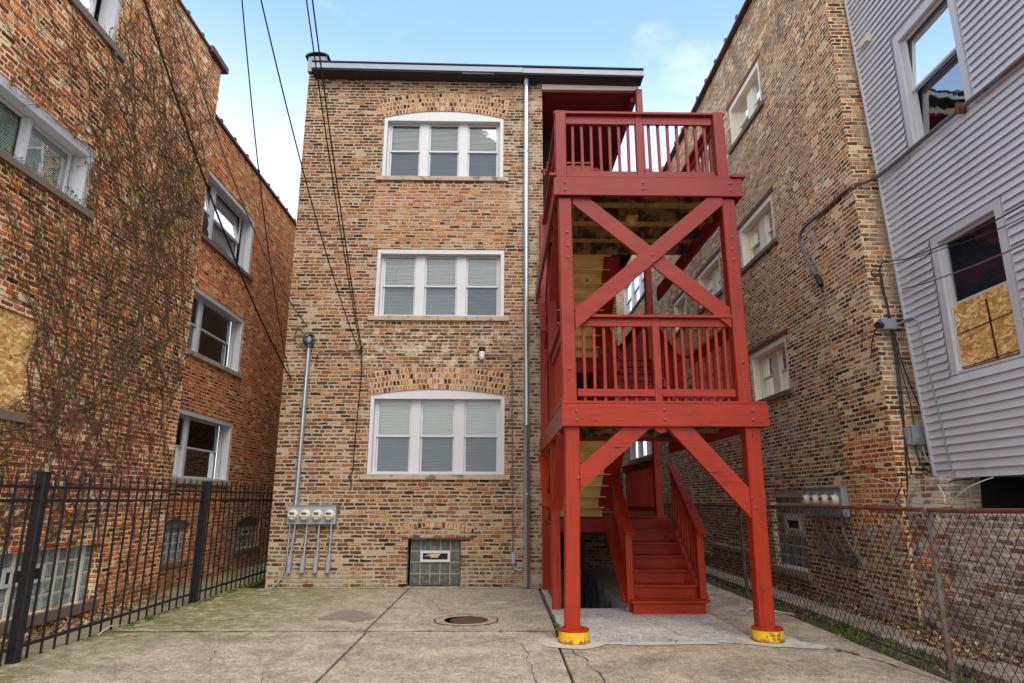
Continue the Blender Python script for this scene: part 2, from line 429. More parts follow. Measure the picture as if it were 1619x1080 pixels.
def window(root, name, F, a, b, z0, z1, M, rise=0., lights=3, mull=.19, border=.075, liner=.05, depth=.17, hung=True,
           sill=None, splits=None, blind=None, screen=False, label=None, casing=True, head=.10, skip=(), sash=.035, meet=.5, tilt=0.):
    """frame with child pane, blind, sill, insect_screen;  F(u, d, z): d grows into the wall"""
    fr = MB(); e = .004
    ia, ib, iz0, iz1 = a + border, b - border, z0 + (.035 if casing else 0), z1 - (head if rise == 0 else .07)
    # casing in the wall plane
    if rise:
        n = 16
        for k in range(n):
            ua, ub = a + (b - a) * k / n, a + (b - a) * (k + 1) / n
            ta, tb = topz((a, b, z0, z1, rise), ua) - e, topz((a, b, z0, z1, rise), ub) - e
            fr.prism([(ua, iz1), (ub, iz1), (ub, tb), (ua, ta)], lambda p, q, d: F(p, d, q), .012, .05)
    else: fbox(fr, F, a + e, b - e, .012, .05, iz1, z1 - e)
    fbox(fr, F, a + e, ia, .012, .05, z0 + e, iz1)
    fbox(fr, F, ib, b - e, .012, .05, z0 + e, iz1)
    fbox(fr, F, ia, ib, .02, .07, z0 + e, iz0)
    # liner (reveal) boards
    fbox(fr, F, a + .03, ia - .002, .05, depth + .06, z0 + e, iz1)
    fbox(fr, F, ib + .002, b - .03, .05, depth + .06, z0 + e, iz1)
    fbox(fr, F, ia - .002, ib + .002, .05, depth + .06, iz1 + .002, iz1 + .03)
    fbox(fr, F, ia - .002, ib + .002, .07, depth + .06, z0 + e, iz0 - .004)
    ua, ub = ia + liner, ib - liner
    fbox(fr, F, ia, ua, depth - .03, depth + .05, iz0, iz1)
    fbox(fr, F, ub, ib, depth - .03, depth + .05, iz0, iz1)
    if splits is None:
        w = (ub - ua - mull * (lights - 1)) / lights
        cells = [(ua + k * (w + mull), ua + k * (w + mull) + w) for k in range(lights)]
    else: cells = splits
    for k in range(len(cells) - 1):
        fbox(fr, F, cells[k][1], cells[k + 1][0], depth - .05, depth + .05, iz0, iz1 - .001)
    pn = MB(); bl = MB(); sn = MB(); zm = iz0 + (iz1 - iz0) * meet
    def sashf(p, q, lo, hi, d):
        w = sash
        fbox(fr, F, p, p + w, d, d + .03, lo, hi); fbox(fr, F, q - w, q, d, d + .03, lo, hi)
        fbox(fr, F, p + w, q - w, d, d + .03, lo, lo + w); fbox(fr, F, p + w, q - w, d, d + .03, hi - w, hi)
        pn.face([F(p + w, d + .015, lo + w), F(q - w, d + .015, lo + w), F(q - w, d + .015 + tilt * (hi - lo), hi - w), F(p + w, d + .015 + tilt * (hi - lo), hi - w)])
    for k, (p, q) in enumerate(cells):
        p += .002; q -= .002
        if k in skip: continue
        if hung:
            sashf(p, q, zm - .018, iz1 - .004, depth - .012); sashf(p, q, iz0 + .002, zm + .018, depth + .022)
            if screen: sn.face([F(p + sash, depth + .005, iz0 + sash), F(q - sash, depth + .005, iz0 + sash), F(q - sash, depth + .005, zm - .02), F(p + sash, depth + .005, zm - .02)])
        else: sashf(p, q, iz0 + .002, iz1 - .004, depth)
        if blind:
            B = blinds(F, p + .02, q - .02, depth + .075, iz0 + .03, iz1 - .02)
            o = len(bl.v); bl.v += B.v; bl.f += [tuple(o + i for i in f) for f in B.f]
    w = part(name, fr, M['frame'], root, label)
    for q in range(0, len(pn.f), 2 if hung else 1):
        m2 = MB()
        for f in pn.f[q:q + (2 if hung else 1)]: m2.face([pn.v[i] for i in f])
        part('pane', m2, M['pane'], w)
    if bl.f: part('blind', bl, M['blind'], w)
    if sn.f: part('insect_screen', sn, M['screen'], w)
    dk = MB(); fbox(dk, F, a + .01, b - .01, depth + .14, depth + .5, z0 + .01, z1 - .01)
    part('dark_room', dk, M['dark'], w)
    if sill:
        s0, s1, sh, pr = sill
        sm = MB(); seg = 2 if s1 - s0 > 2 else 1
        for k in range(seg):
            p = s0 + (s1 - s0) * k / seg + (.003 if k else 0); q = s0 + (s1 - s0) * (k + 1) / seg - (.003 if k < seg - 1 else 0)
            fbox(sm, F, p, q, -pr, .06, z0 - sh, z0 - .002, .004)
        part('sill', sm, M['sill'], w)
    return w

# ------------------------------------------------------------------ materials
BUFF = [(13, c(64, 48, 40)), (20, c(100, 68, 46)), (24, c(136, 90, 56)), (20, c(166, 110, 64)), (9, c(190, 132, 76)), (6, c(190, 152, 106)), (8, c(146, 84, 54))]
ORANGE = [(6, c(96, 54, 34)), (16, c(190, 112, 60)), (22, c(214, 142, 80)), (20, c(206, 152, 98)), (12, c(172, 92, 52))]
SOOT = [(46, c(40, 32, 30)), (18, c(82, 50, 36)), (14, c(112, 66, 42)), (12, c(170, 116, 70)), (10, c(196, 150, 100))]
REDB = [(7, c(104, 58, 40)), (14, c(172, 84, 40)), (26, c(224, 106, 44)), (26, c(240, 128, 54)), (14, c(246, 156, 82)), (8, c(196, 88, 48)), (5, c(240, 186, 130))]
REDD = [(14, c(84, 56, 42)), (22, c(140, 76, 42)), (26, c(194, 98, 48)), (20, c(222, 118, 56)), (8, c(228, 156, 94))]
PINK = [(10, c(143, 70, 55)), (20, c(193, 101, 79)), (24, c(204, 116, 92)), (10, c(176, 81, 57))]
RIGHTB = [(16, c(88, 63, 55)), (20, c(129, 85, 61)), (20, c(176, 110, 70)), (16, c(213, 134, 81)), (12, c(233, 169, 114)), (10, c(226, 184, 140))]
m_brick = brick_mat('common_brick', BUFF, c(172, 154, 132), joint=.027, smear=.010, ragged=.016,
    patches=[((-2.75, -1, 6.75), (.05, 1, 8.1), ORANGE, .85), ((None, None, None), (None, None, 2.0), SOOT, .25), ((None, None, 9.0), (-2.9, None, None), SOOT, .4)],
    stains=[((None, None, None), (None, None, .35), c(172, 158, 140), .8, 3., .42, .6), ((-2.8, -1, 4.2), (.1, 1, 4.95), c(206, 192, 172), .75, 4.5, .5, .62),
            ((-1.9, -1, .85), (-.5, 1, 1.35), c(180, 164, 148), .7, 4., .45, .6), (None, None, c(200, 186, 168), .5, 1.8, .62, .75), ((.3, -1, None), (1, .5, None), c(186, 170, 150), .7, 3.2, .46, .6)])
m_arch = brick_mat('arch_brick', [(10, c(70, 46, 36)), (20, c(180, 106, 58)), (24, c(206, 138, 80)), (16, c(150, 84, 48)), (10, c(200, 158, 108))], c(186, 164, 138), L=.076, H=.113, joint=.026, uv=True, header=0, ragged=.010, seed=3.)
m_left = brick_mat('red_brick', REDB, c(246, 220, 176), joint=.020, ragged=.016, seed=11., dark=.1,
    patches=[((None, -3.0, 1.3), (None, -.3, 5.2), REDD, .45), ((None, -4.4, 1.5), (None, -1.5, 2.9), PINK, .8)],
    stains=[((None, -4.6, 1.4), (None, -1.2, 2.9), c(176, 96, 80), .55, 3., .42, .6), ((None, -6, None), (None, -.5, .9), c(168, 92, 66), .5, 3., .45, .6), ((None, None, None), (None, None, .3), c(96, 82, 52), .6, 3., .4, .6), ((None, -5., 2.5), (None, -4.3, 4.), c(214, 190, 162), .4, 3., .4, .6)])
m_left2 = brick_mat('red_brick_rear', REDB, c(226, 180, 132), joint=.018, ragged=.012, seed=17.,
    patches=[((None, None, None), (None, None, 4.2), REDD, .6), ((None, 3.2, 4.2), (None, 4.6, 8.4), PINK, .7)], stains=[((None, None, None), (None, None, 1.1), c(146, 112, 96), .6, 3., .42, .6)])
m_right = brick_mat('side_brick', RIGHTB, c(238, 212, 172), joint=.022, ragged=.016, smear=.006, seed=23.,
    patches=[((None, None, None), (None, None, 3.6), SOOT, .3), ((None, -3.6, 1.0), (None, -2.2, 2.6), REDB, .8), ((None, -3.2, 5.0), (None, .5, 9.), ORANGE, .35)],
    stains=[((None, None, None), (None, None, 1.75), c(150, 122, 104), .4, 2., .4, .6), ((5.68, None, 2.2), (6.6, None, None), c(190, 174, 152), .75, 3., .44, .58), ((None, -3.6, None), (None, -2.0, 1.35), c(206, 192, 180), .6, 3.5, .5, .62), ((None, None, 10.5), (None, None, None), c(110, 92, 78), .5, 1.5, .45, .65)])
m_white = plain('white_paint', c(200, 202, 206), .45, var=.05, stain=(c(196, 192, 184), 2.2, .55, .75, .5))
m_cream = plain('cream_paint', c(240, 232, 214), .55, var=.06)
m_sash = plain('white_vinyl', c(206, 208, 212), .4, var=.04)
m_blind = plain('blind_slat', c(228, 228, 224), .6, var=.03)
m_pane = glass_mat('window_glass', refl=.08, ripple=.06, fk=1.)
m_pane_dim = glass_mat('grimy_glass', (.7, .74, .78, 1), refl=.01, ripple=.12, fk=.16)
m_pane_sky = glass_mat('mirror_glass', (.55, .62, .64, 1), refl=.30, ripple=.10)
m_screen = screen_mat('screen_mesh', c(96, 108, 124), .45)
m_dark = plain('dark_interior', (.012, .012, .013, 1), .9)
m_sill = plain('limestone', c(176, 158, 136), .85, var=.2, vs=9., bump=.3, stain=(c(66, 58, 54), 5., .52, .66, .7))
m_sill_dark = plain('weathered_stone', c(120, 104, 92), .85, var=.25, vs=9., bump=.3)
m_galv = plain('galvanised_metal', c(182, 194, 204), .32, .75, var=.16, vs=3., bump=.05)
m_eave = plain('eave_metal', c(132, 142, 152), .5, .1, var=.12, vs=2., stain=(c(150, 120, 84), 1.5, .62, .72, .6))
m_tar = plain('tar_black', c(44, 44, 50), .8, var=.4, vs=14., bump=.4, stain=(c(150, 146, 140), 24., .70, .76, .8))
m_coping = plain('clay_coping', c(84, 52, 54), .6, var=.25, bump=.2)
RED = c(156, 43, 17)
red = {a: wood('red_paint_' + n, RED, i, .42, .45, (c(112, 24, 14), 2.4, .52, .75, .5), 1., chips=.6, spec=.3, sky_tint=c(130, 34, 32)) for i, (a, n) in enumerate((('x', 'across'), ('y', 'along'), ('z', 'upright')))}
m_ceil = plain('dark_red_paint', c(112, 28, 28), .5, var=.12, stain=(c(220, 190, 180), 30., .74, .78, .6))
m_raw = wood('treated_wood', c(222, 192, 122), 0, .75, .25, (c(96, 66, 34), 2., .52, .8, .6), knots=True)
m_rawd = wood('weathered_joist', c(150, 120, 80), 0, .85, .35, (c(22, 18, 16), 4., .40, .56, .9))
m_deckb = wood('deck_underside', c(190, 156, 96), 1, .8, .3, (c(60, 44, 26), 3., .5, .75, .5))
m_bolt = plain('bolt_head', c(140, 44, 36), .4, var=.2)
m_conc = concrete('pad_concrete', c(184, 171, 150), moss=[((None, -4.2, None), (-2.6, 1, None), c(100, 104, 30), .7), ((None, -9, None), (-4.0, 1, None), c(98, 100, 30), .7), ((None, -1.0, None), (-1.9, 1, None), c(120, 108, 60), .45)])
m_conc2 = concrete('porch_concrete', c(196, 192, 186), dirt=(c(150, 146, 140), 1.5, .5, .75, .4))
m_walk = concrete('walk_concrete', c(176, 160, 138))
m_gang = concrete('gangway_concrete', c(160, 148, 120), moss=[((None, 0., None), (None, 6, None), c(112, 128, 44), .8), ((None, -9, None), (None, 0, None), c(116, 110, 60), .3)])
m_pit = plain('stained_concrete', c(196, 200, 206), .9, var=.3, vs=3., bump=.4, bs=20., stain=(c(44, 44, 48), 2.4, .45, .68, .8))
m_patch_d = plain('dark_patch', c(134, 122, 106), .9, var=.2, bump=.4)
m_patch_l = plain('cement_patch', c(190, 182, 170), .9, var=.12, bump=.4, stain=(c(150, 140, 126), 5., .55, .62, .8))
m_soil = plain('soil', c(84, 68, 48), .95, var=.4, vs=12., bump=.7, bs=30.)
m_crack = plain('crack_dark', c(58, 50, 38), .95, var=.3)  # dark brown of the cracks, joints and wall-base strip
def pier_paint():
    t = NT('pier_yellow'); P = t.pos(); z = t.sep(P)[2]; n = t.noise(P, 14., 5., .7)
    low = t.step(t.math('ADD', z, t.math('MULTIPLY', t.math('SUBTRACT', n, .5), .16)), .055, .015)
    cc = t.mix(t.math('MULTIPLY', low, .85), c(228, 180, 34), c(112, 74, 42))
    cc = t.mix(t.math('MULTIPLY', t.step(t.noise(P, 22., 4., .7), .57, .64), .75), cc, c(92, 64, 34))
    v = t.math('ADD', .6, t.math('MULTIPLY', n, .75)); cc = t.mix(1., cc, t.xyz(v, v, v), 'MULTIPLY')
    return t.finish(cc, .6, t.bump(n, .4, .006), spec=.3)
m_pier = pier_paint()
m_yellow = plain('yellow_paint', c(236, 190, 34), .5, var=.12, bump=.15, stain=(c(84, 58, 30), 9., .55, .64, .85))
m_iron = plain('black_iron', c(34, 34, 42), .42, .3, var=.3, vs=9., bump=.15)
m_rust = plain('rusty_pipe', c(120, 66, 44), .7, .2, var=.35, vs=14., bump=.3, stain=(c(60, 36, 28), 6., .5, .65, .7))
m_post = plain('fence_post_metal', c(110, 112, 112), .55, .3, var=.2, vs=8., stain=(c(120, 70, 40), 3., .5, .62, .8))
m_rpost = plain('rusty_post', c(120, 116, 106), .7, .1, var=.25, vs=7., bump=.2, stain=(c(112, 58, 30), 2.6, .42, .58, .9))
m_wire = plain('weathered_wire', c(46, 34, 30), .6, .4, var=.3, vs=5.)
m_cable = plain('black_cable', c(26, 22, 22), .5, var=.2)
m_cableg = plain('grey_cable', c(104, 98, 92), .6, var=.25)
m_cablew = plain('white_cable', c(206, 202, 192), .5, var=.1)
m_box = plain('grey_enclosure', c(152, 162, 170), .45, .2, var=.12, vs=4., stain=(c(108, 104, 98), 4., .56, .7, .5))
m_meter = plain('meter_body', c(214, 204, 182), .35, var=.1)
m_meterd = plain('meter_dial', c(92, 84, 74), .3, var=.3, vs=20.)
m_siding = plain('vinyl_siding', c(206, 208, 213), .45, var=.05, vs=2., stain=(c(160, 160, 168), 1.2, .5, .75, .35))
m_osb = osb_mat()
m_rubble = brick_mat('parged_brick', [(20, c(186, 168, 150)), (20, c(206, 190, 172)), (16, c(164, 142, 124)), (10, c(150, 98, 74)), (14, c(140, 128, 120)), (10, c(176, 128, 98))], c(208, 192, 174), L=.27, H=.085, joint=.03, ragged=.032, seed=31., header=0, smear=.02, bumpd=.02,
    patches=[((None, -4.3, .3), (None, -3.4, 1.3), REDB, .7)],
    stains=[(None, None, c(96, 90, 90), .75, 2.1, .52, .66), (None, None, c(216, 206, 192), .65, 2.9, .55, .70), ((None, None, None), (None, None, .4), c(120, 98, 82), .5, 2.5, .42, .6), ((None, None, 1.2), (None, None, None), c(216, 196, 164), .6, 3., .45, .6)])
m_gb = glass_block_mat('glass_block', c(74, 80, 74), c(132, 140, 128), c(34, 38, 36))
m_gbd = glass_block_mat('glass_block_dark', c(70, 80, 94), c(150, 164, 178), c(24, 28, 34))
m_gbl = glass_block_mat('glass_block_pale', c(126, 150, 148), c(190, 206, 204), c(66, 80, 80))
m_mort = plain('white_mortar', c(208, 202, 188), .9, var=.15, vs=8.)
m_mortg = plain('grey_mortar', c(120, 122, 118), .9, var=.25, vs=8.)
m_stem = plain('vine_bark', c(82, 56, 42), .9, var=.3, vs=10.)
m_leaf = leaf_mat('vine_leaf', [(0, c(120, 96, 30)), (.35, c(136, 134, 40)), (.7, c(104, 122, 36)), (1, c(150, 110, 50))])
m_weed = leaf_mat('weed_leaf', [(0, c(40, 70, 22)), (.5, c(66, 104, 32)), (.85, c(100, 130, 48)), (1, c(130, 116, 64))])
m_litter = leaf_mat('dead_leaf', [(0, c(84, 54, 34)), (.4, c(136, 92, 56)), (.75, c(176, 136, 92)), (1, c(206, 186, 156))])
m_manh = plain('cast_iron', c(94, 66, 56), .7, .3, var=.25, vs=20., bump=.5, bs=90.)
m_glow = plain('lamp_glass', c(226, 226, 218), .15, var=.05)

WIN = dict(frame=m_white, pane=m_pane, blind=m_blind, screen=m_screen, dark=m_dark, sill=m_sill)
WINL = dict(frame=m_white, pane=m_pane_sky, blind=m_blind, screen=m_screen, dark=m_dark, sill=m_sill_dark)
WINR = dict(frame=m_cream, pane=m_pane_sky, blind=m_blind, screen=m_screen, dark=m_dark, sill=m_sill_dark)

# =================================================================== GROUND
PX0, PX1, PY0, PY1 = .93, 1.94, -2.3, 3.42      # basement stair pit
mb = MB()
Lg = 70.; zg = -.14
for x0, x1, y0, y1 in ((-Lg, PX0, -Lg, Lg), (PX1, Lg, -Lg, Lg), (PX0, PX1, -Lg, PY0), (PX0, PX1, PY1, Lg)):
    mb.face([(x0, y0, zg), (x1, y0, zg), (x1, y1, zg), (x0, y1, zg)])
struct('ground', mb, m_soil)
mb = MB()
for x0, x1, y0, y1 in ((-4.93, -1.70, -4.035, -.0), (-1.67, .70, -4.03, -.0), (-4.93, -1.67, -14, -4.075), (-1.64, .65, -14, -4.07)):
    mb.box(x0, x1, y0, y1, -.13, 0., .008)
struct('parking_pad', mb, m_conc)
mb = MB()
mb.box(.76, PX0 - .0, -2.3, -.02, -.13, -.004); mb.box(.76, 3.02, -4.66, -2.305, -.13, .002, .008)
mb.box(PX1 + .004, 3.02, -2.3, 3.4, -.13, -.003)
struct('porch_slab', mb, m_conc2)
mb = MB()
mb.box(3.034, 4.12, -4.6, -2.9, -.13, -.002, .008); mb.box(3.034, 4.14, -2.885, 24, -.13, -.012, .008)
mb.box(.675, 4.10, -14, -4.675, -.13, -.002, .008)
struct('walkway', mb, m_walk)
mb = MB()
for k in range(14): mb.box(4.72, 5.22, -12 + k * 2.2, -9.81 + k * 2.2, -.13, -.03 + rnd.uniform(-.01, .01), .008)
struct('side_path', mb, concrete('side_path_concrete', c(170, 154, 130)))
mb = MB()
for k in range(15): mb.box(-5.92, -4.99, -12 + k * 2., -10.01 + k * 2., -.13, -.045 + rnd.uniform(-.008, .008), .008)
mb.box(-6.28, -5.93, -.62, 18, -.13, -.05, .006)
struct('gangway_path', mb, m_gang)
mb = MB()
mb.box(PX0 - .1, PX0, PY0 - .1, PY1, -1.6, -.135); mb.box(PX1, PX1 + .12, PY0 - .1, PY1, -1.6, -.006)
mb.box(PX0, PX1, PY0 - .12, PY0 - .003, -1.6, -.008); mb.box(PX0, PX1, PY1, PY1 + .1, -1.6, -.01)
mb.box(PX0, PX1, PY0, PY1, -1.7, -1.5)
struct('stair_pit', mb, m_pit)
# cement collar strips round the piers, dark repair patches and hairline cracks
def blob(mb, x, y, rx, ry, z, n=30, wob=.2, seed=0):
    pts = []
    for k in range(n):
        t = 2 * math.pi * k / n
        q = 1 + wob * mnoise.noise((math.cos(t) * 1.3 + seed, math.sin(t) * 1.3, seed * 1.7))*1.6
        pts.append((x + rx * q * math.cos(t), y + ry * q * math.sin(t), z))
    mb.face(pts)
mb = MB(); blob(mb, -.06, -1.75, .22, .17, .004, seed=2.); blob(mb, .84, -4.74, .36, .34, .006, wob=.1, seed=4.)
blob(mb, 3.15, -4.62, .36, .34, .006, wob=.12, seed=6.)
mb.face([(2.5, -4.72, .005), (3.1, -4.95, .005), (3.55, -5.1, .005), (3.7, -4.95, .005), (3.5, -4.7, .005), (3.2, -4.5, .005)])
mb.face([(1.0, -4.80, .0055), (1.6, -4.88, .0055), (2.5, -4.82, .0055), (2.5, -4.70, .0055), (1., -4.69, .0055)])
struct('cement_patch', mb, m_patch_l)
mb = MB(); blob(mb, -2.12, -2.95, .40, .42, .004, wob=.35, seed=9.); struct('dark_patch', mb, m_patch_d)
mb = MB()
def crack(pts, w=.012, z=.0045, seg=14):
    P = []
    for (x0, y0), (x1, y1) in zip(pts, pts[1:]):
        for k in range(seg):
            t = k / seg; P.append((x0 + (x1 - x0) * t, y0 + (y1 - y0) * t))
    P.append(pts[-1]); q = []
    for i, (x, y) in enumerate(P):
        d = Vector((P[min(i + 1, len(P) - 1)][0] - P[max(i - 1, 0)][0], P[min(i + 1, len(P) - 1)][1] - P[max(i - 1, 0)][1], 0)).normalized()
        n_ = Vector((-d.y, d.x, 0)); j = mnoise.noise((x * 5, y * 5, 3.)) * .05
        ww = w * .62 * (.25 + rnd.random())
        q.append((Vector((x, y, z)) + n_ * (j + ww / 2), Vector((x, y, z)) + n_ * (j - ww / 2)))
    for a, b in zip(q, q[1:]): mb.face([a[0], a[1], b[1], b[0]])
crack([(-1.5, -.4), (-1.0, -1.9), (-.82, -2.8)], .010); crack([(-.1, -2.75), (.05, -1.95)], .008)
crack([(.0, -4.1), (.25, -4.9), (.3, -5.6), (.33, -6.8)], .013); crack([(-3.05, -4.1), (-3.1, -4.9), (-2.95, -5.6)], .014)
crack([(-3.3, -2.2), (-3.0, -3.0), (-3.05, -4.0)], .008); crack([(2.0, -2.9), (2.2, -4.3), (2.35, -4.4)], .012, .008)
crack([(3.05, -2.95), (3.9, -2.85)], .02, .004); crack([(3.7, -5.1), (3.9, -5.7), (4.05, -6.6)], .025, .004)
crack([(-4.9, -4.1), (-3.9, -4.05)], .02); crack([(-1.2, -4.6), (-.9, -5.4)], .007); crack([(.72, -4.9), (.9, -5.6), (.95, -6.6)], .02)
crack([(-4.9, -4.055), (-1.68, -4.05)], .05, .0048); crack([(-1.66, -4.05), (.68, -4.05)], .045, .0048); crack([(-4.3, -.03), (.82, -.03)], .045); crack([(-4.9, -2.0), (-4.7, -.4)], .03); crack([(-2.6, -5.2), (-2.1, -6.4)], .008); crack([(-1.3, -1.2), (-.9, -2.0), (-.85, -2.6)], .008)  # wall-base strip is a dirt line that paints in contact darkening
struct('pavement_crack', mb, m_crack)

t = thing('manhole_cover', (-.48, -3.29, 0), 'round rusty iron manhole cover set in a cracked concrete ring', 'manhole cover')
mb = MB(); mb.lathe((-.46, -3.29, 0), (0, 0, 1), [(.42, .0045), (.42, .006), (.30, .007), (.30, .0045)], 48); part('concrete_ring', mb, m_walk, t)
mb = MB()
for k in range(48):
    if 5 < k < 9 or 30 < k < 33: continue
    a, b = 2 * math.pi * k / 48, 2 * math.pi * (k + 1) / 48; r0, r1 = .42, .442 + .008 * math.sin(k * 1.7)
    mb.face([(-.46 + r0 * math.cos(a), -3.29 + r0 * math.sin(a), .0066), (-.46 + r1 * math.cos(a), -3.29 + r1 * math.sin(a), .0066), (-.46 + r1 * math.cos(b), -3.29 + r1 * math.sin(b), .0066), (-.46 + r0 * math.cos(b), -3.29 + r0 * math.sin(b), .0066)])
for k in range(40):
    a, b = 2 * math.pi * k / 40, 2 * math.pi * (k + 1) / 40; r0, r1 = .246, .262 + .006 * math.sin(k * 2.1)
    mb.face([(-.42 + r0 * math.cos(a), -3.32 + r0 * math.sin(a), .0076), (-.42 + r1 * math.cos(a), -3.32 + r1 * math.sin(a), .0076), (-.42 + r1 * math.cos(b), -3.32 + r1 * math.sin(b), .0076), (-.42 + r0 * math.cos(b), -3.32 + r0 * math.sin(b), .0076)])
part('ring_joint', mb, m_crack, t)
mb = MB(); mb.lathe((-.42, -3.32, 0), (0, 0, 1), [(.245, .0045), (.245, .0085), (.23, .009), (.225, .008), (.03, .0085), (.0, .0085)], 40); part('iron_lid', mb, m_manh, t)

# =================================================================== MAIN BUILDING
Fm = lambda u, d, z: (u, d, z)
bld = thing('brick_apartment_building', (-1.7, 0, 0), 'three storey tan brick apartment building with white triple windows, two of them arched', 'building')
WX0, WX1 = -4.33, .87
w1 = (-2.58, .07, 2.06, 3.60, .12); w2 = (-2.6, .05, 5.22, 6.68, 0); w3 = (-2.6, .02, 8.33, 9.76, .17); gb = (-1.74, -.74, .03, .87, 0)
mb = MB()
wall(mb, Fm, WX0, WX1, -.3, lambda u: 10.84 - .02 * (u + 4.3), [w1, w2, w3, gb], .22)
wall(mb, lambda u, d, z: (WX0, u, z), 0, 24, -.3, 10.86)
wall(mb, lambda u, d, z: (WX1, u, z), 0, 3.5, -1.6, 10.75)
wall(mb, lambda u, d, z: (u, 3.5, z), WX1, 3.0, -1.6, 10.75, [(1.15, 2.0, -1.5, .55, 0), (1.9, 2.75, 1.32, 3.35, 0), (1.9, 2.75, 4.29, 6.3, 0), (1.9, 2.75, 7.45, 9.5, 0)], .12)
wall(mb, lambda u, d, z: (3.0, u, z), 3.5, 24, -.3, 10.75)
wall(mb, lambda u, d, z: (u, 24, z), WX0, 3.0, -.3, 10.86)
part('wall', mb, m_brick, bld)
mb = MB(); mb.face([(WX0, 0.02, 10.7), (3.05, .02, 10.6), (3.05, 24, 10.6), (WX0, 24, 10.7)]); part('roof', mb, m_tar, bld)
# brick arches: rowlock rings
def arch(u0, u1, zs, rise, th, rows):
    mb = MB(); h = (u1 - u0) / 2; cx = (u0 + u1) / 2; Rr = (h * h + rise * rise) / (2 * rise); zc = zs + rise - Rr
    a0 = math.asin(h / Rr); n = 26; ex = .03 / Rr
    for k in range(n):
        a, b = -a0 - ex + (2 * a0 + 2 * ex) * k / n, -a0 - ex + (2 * a0 + 2 * ex) * (k + 1) / n
        q = []
        for an, rr in ((a, Rr), (b, Rr), (b, Rr + th), (a, Rr + th)): q.append((cx + rr * math.sin(an), -.006, zc + rr * math.cos(an)))
        mb.face(q, [(a * Rr, 0), (b * Rr, 0), (b * Rr, th), (a * Rr, th)])
        lo = [q[0], q[1], (q[1][0], .1, q[1][2]), (q[0][0], .1, q[0][2])]
        mb.face(lo, [(a * Rr, 0), (b * Rr, 0), (b * Rr, -.1), (a * Rr, -.1)])
    part('brick_arch', mb, m_arch, bld)
arch(w1[0], w1[1], w1[3], w1[4], .452, 4); arch(w3[0], w3[1], w3[3], w3[4], .452, 4)
arch(-1.95, -.55, .98, .1, .113, 1)
mb = MB(); mb.box(-1.86, -.5, -.012, .05, .875, .90); part('lintel', mb, m_rust, bld)
for op, scr in ((w1, False), (w2, True), (w3, True)):
    window(bld, 'window', Fm, op[0], op[1], op[2], op[3], WIN, rise=op[4], blind=True, screen=True, sill=(op[0] - .11, op[1] + .10, .095, .05))
# glass block basement window
def glass_blocks(root, F, u0, u1, z0, z1, nu, nz, mat, mort, bw=.012, d=.10, vent=None, label=None, vmat=None):
    fr = MB(); g = MB()
    fbox(fr, F, u0 + .002, u1 - .002, d + .01, d + .09, z0 + .002, z1 - .002)
    W = (u1 - u0) / nu; H = (z1 - z0) / nz
    for i in range(nu):
        for j in range(nz):
            a, b, p, q = u0 + i * W + bw / 2 + .003, u0 + (i + 1) * W - bw / 2 - .003, z0 + j * H + bw / 2 + .003, z0 + (j + 1) * H - bw / 2 - .003
            if vent and a < vent[1] - .02 and b > vent[0] + .02 and p < vent[3] - .02 and q > vent[2] + .02: continue
            e = .018
            o = [F(a, d + .012, p), F(b, d + .012, p), F(b, d + .012, q), F(a, d + .012, q)]
            n_ = [F(a + e, d - .004, p + e), F(b - e, d - .004, p + e), F(b - e, d - .004, q - e), F(a + e, d - .004, q - e)]
            g.face(n_)
            for k in range(4): g.face([o[k], o[(k + 1) % 4], n_[(k + 1) % 4], n_[k]])
    w = part('glass_block_window', fr, mort, root, label); part('glass_blocks', g, mat, w)
    if vent:
        v = MB(); a, b, p, q = vent
        for x in ((a, b, p, p + .045), (a, b, q - .045, q), (a, a + .045, p + .045, q - .045), (b - .045, b, p + .045, q - .045)):
            fbox(v, F, x[0], x[1], d - .03, d + .03, x[2], x[3])
        part('vent_frame', v, vmat or m_white, w)
        v = MB(); fbox(v, F, a + .045, b - .045, d - .012, d + .005, p + .045, q - .045); part('vent_pane', v, m_dark, w)
    return w
def arch_fill(root, F, op, mat):
    mb = MB(); a, b, z0, z1, rise = op; n = 12
    for k in range(n):
        p, q = a + (b - a) * k / n, a + (b - a) * (k + 1) / n
        mb.face([F(p, .06, z1 - .05), F(q, .06, z1 - .05), F(q, .06, topz(op, q)), F(p, .06, topz(op, p))])
    mb.face([F(a, .06, z1 - .05), F(b, .06, z1 - .05), F(b, .2, z1 - .05), F(a, .2, z1 - .05)])
    part('arch_fill', mb, mat, root)
wgb = glass_blocks(bld, Fm, gb[0] + .05, gb[1] - .02, gb[2] + .02, gb[3] - .01, 5, 4, m_gb, plain('pale_joint', c(150, 150, 136), .9, var=.2), bw=.008, vent=(-1.504, -.946, .455, .6575))
mb = MB(); mb.prism([(-1.44, .56), (-1.30, .60), (-1.12, .605), (-1.18, .535), (-1.33, .535), (-1.30, .565)], lambda a, b, d: (a, d, b), .080, .086); part('torn_paper', mb, plain('torn_card', c(206, 176, 140), .8), wgb)
mb = MB(); mb.box(gb[0] - .02, gb[1] + .04, -.03, .1, -.1, .03, .006); part('window_ledge', mb, m_walk, bld)
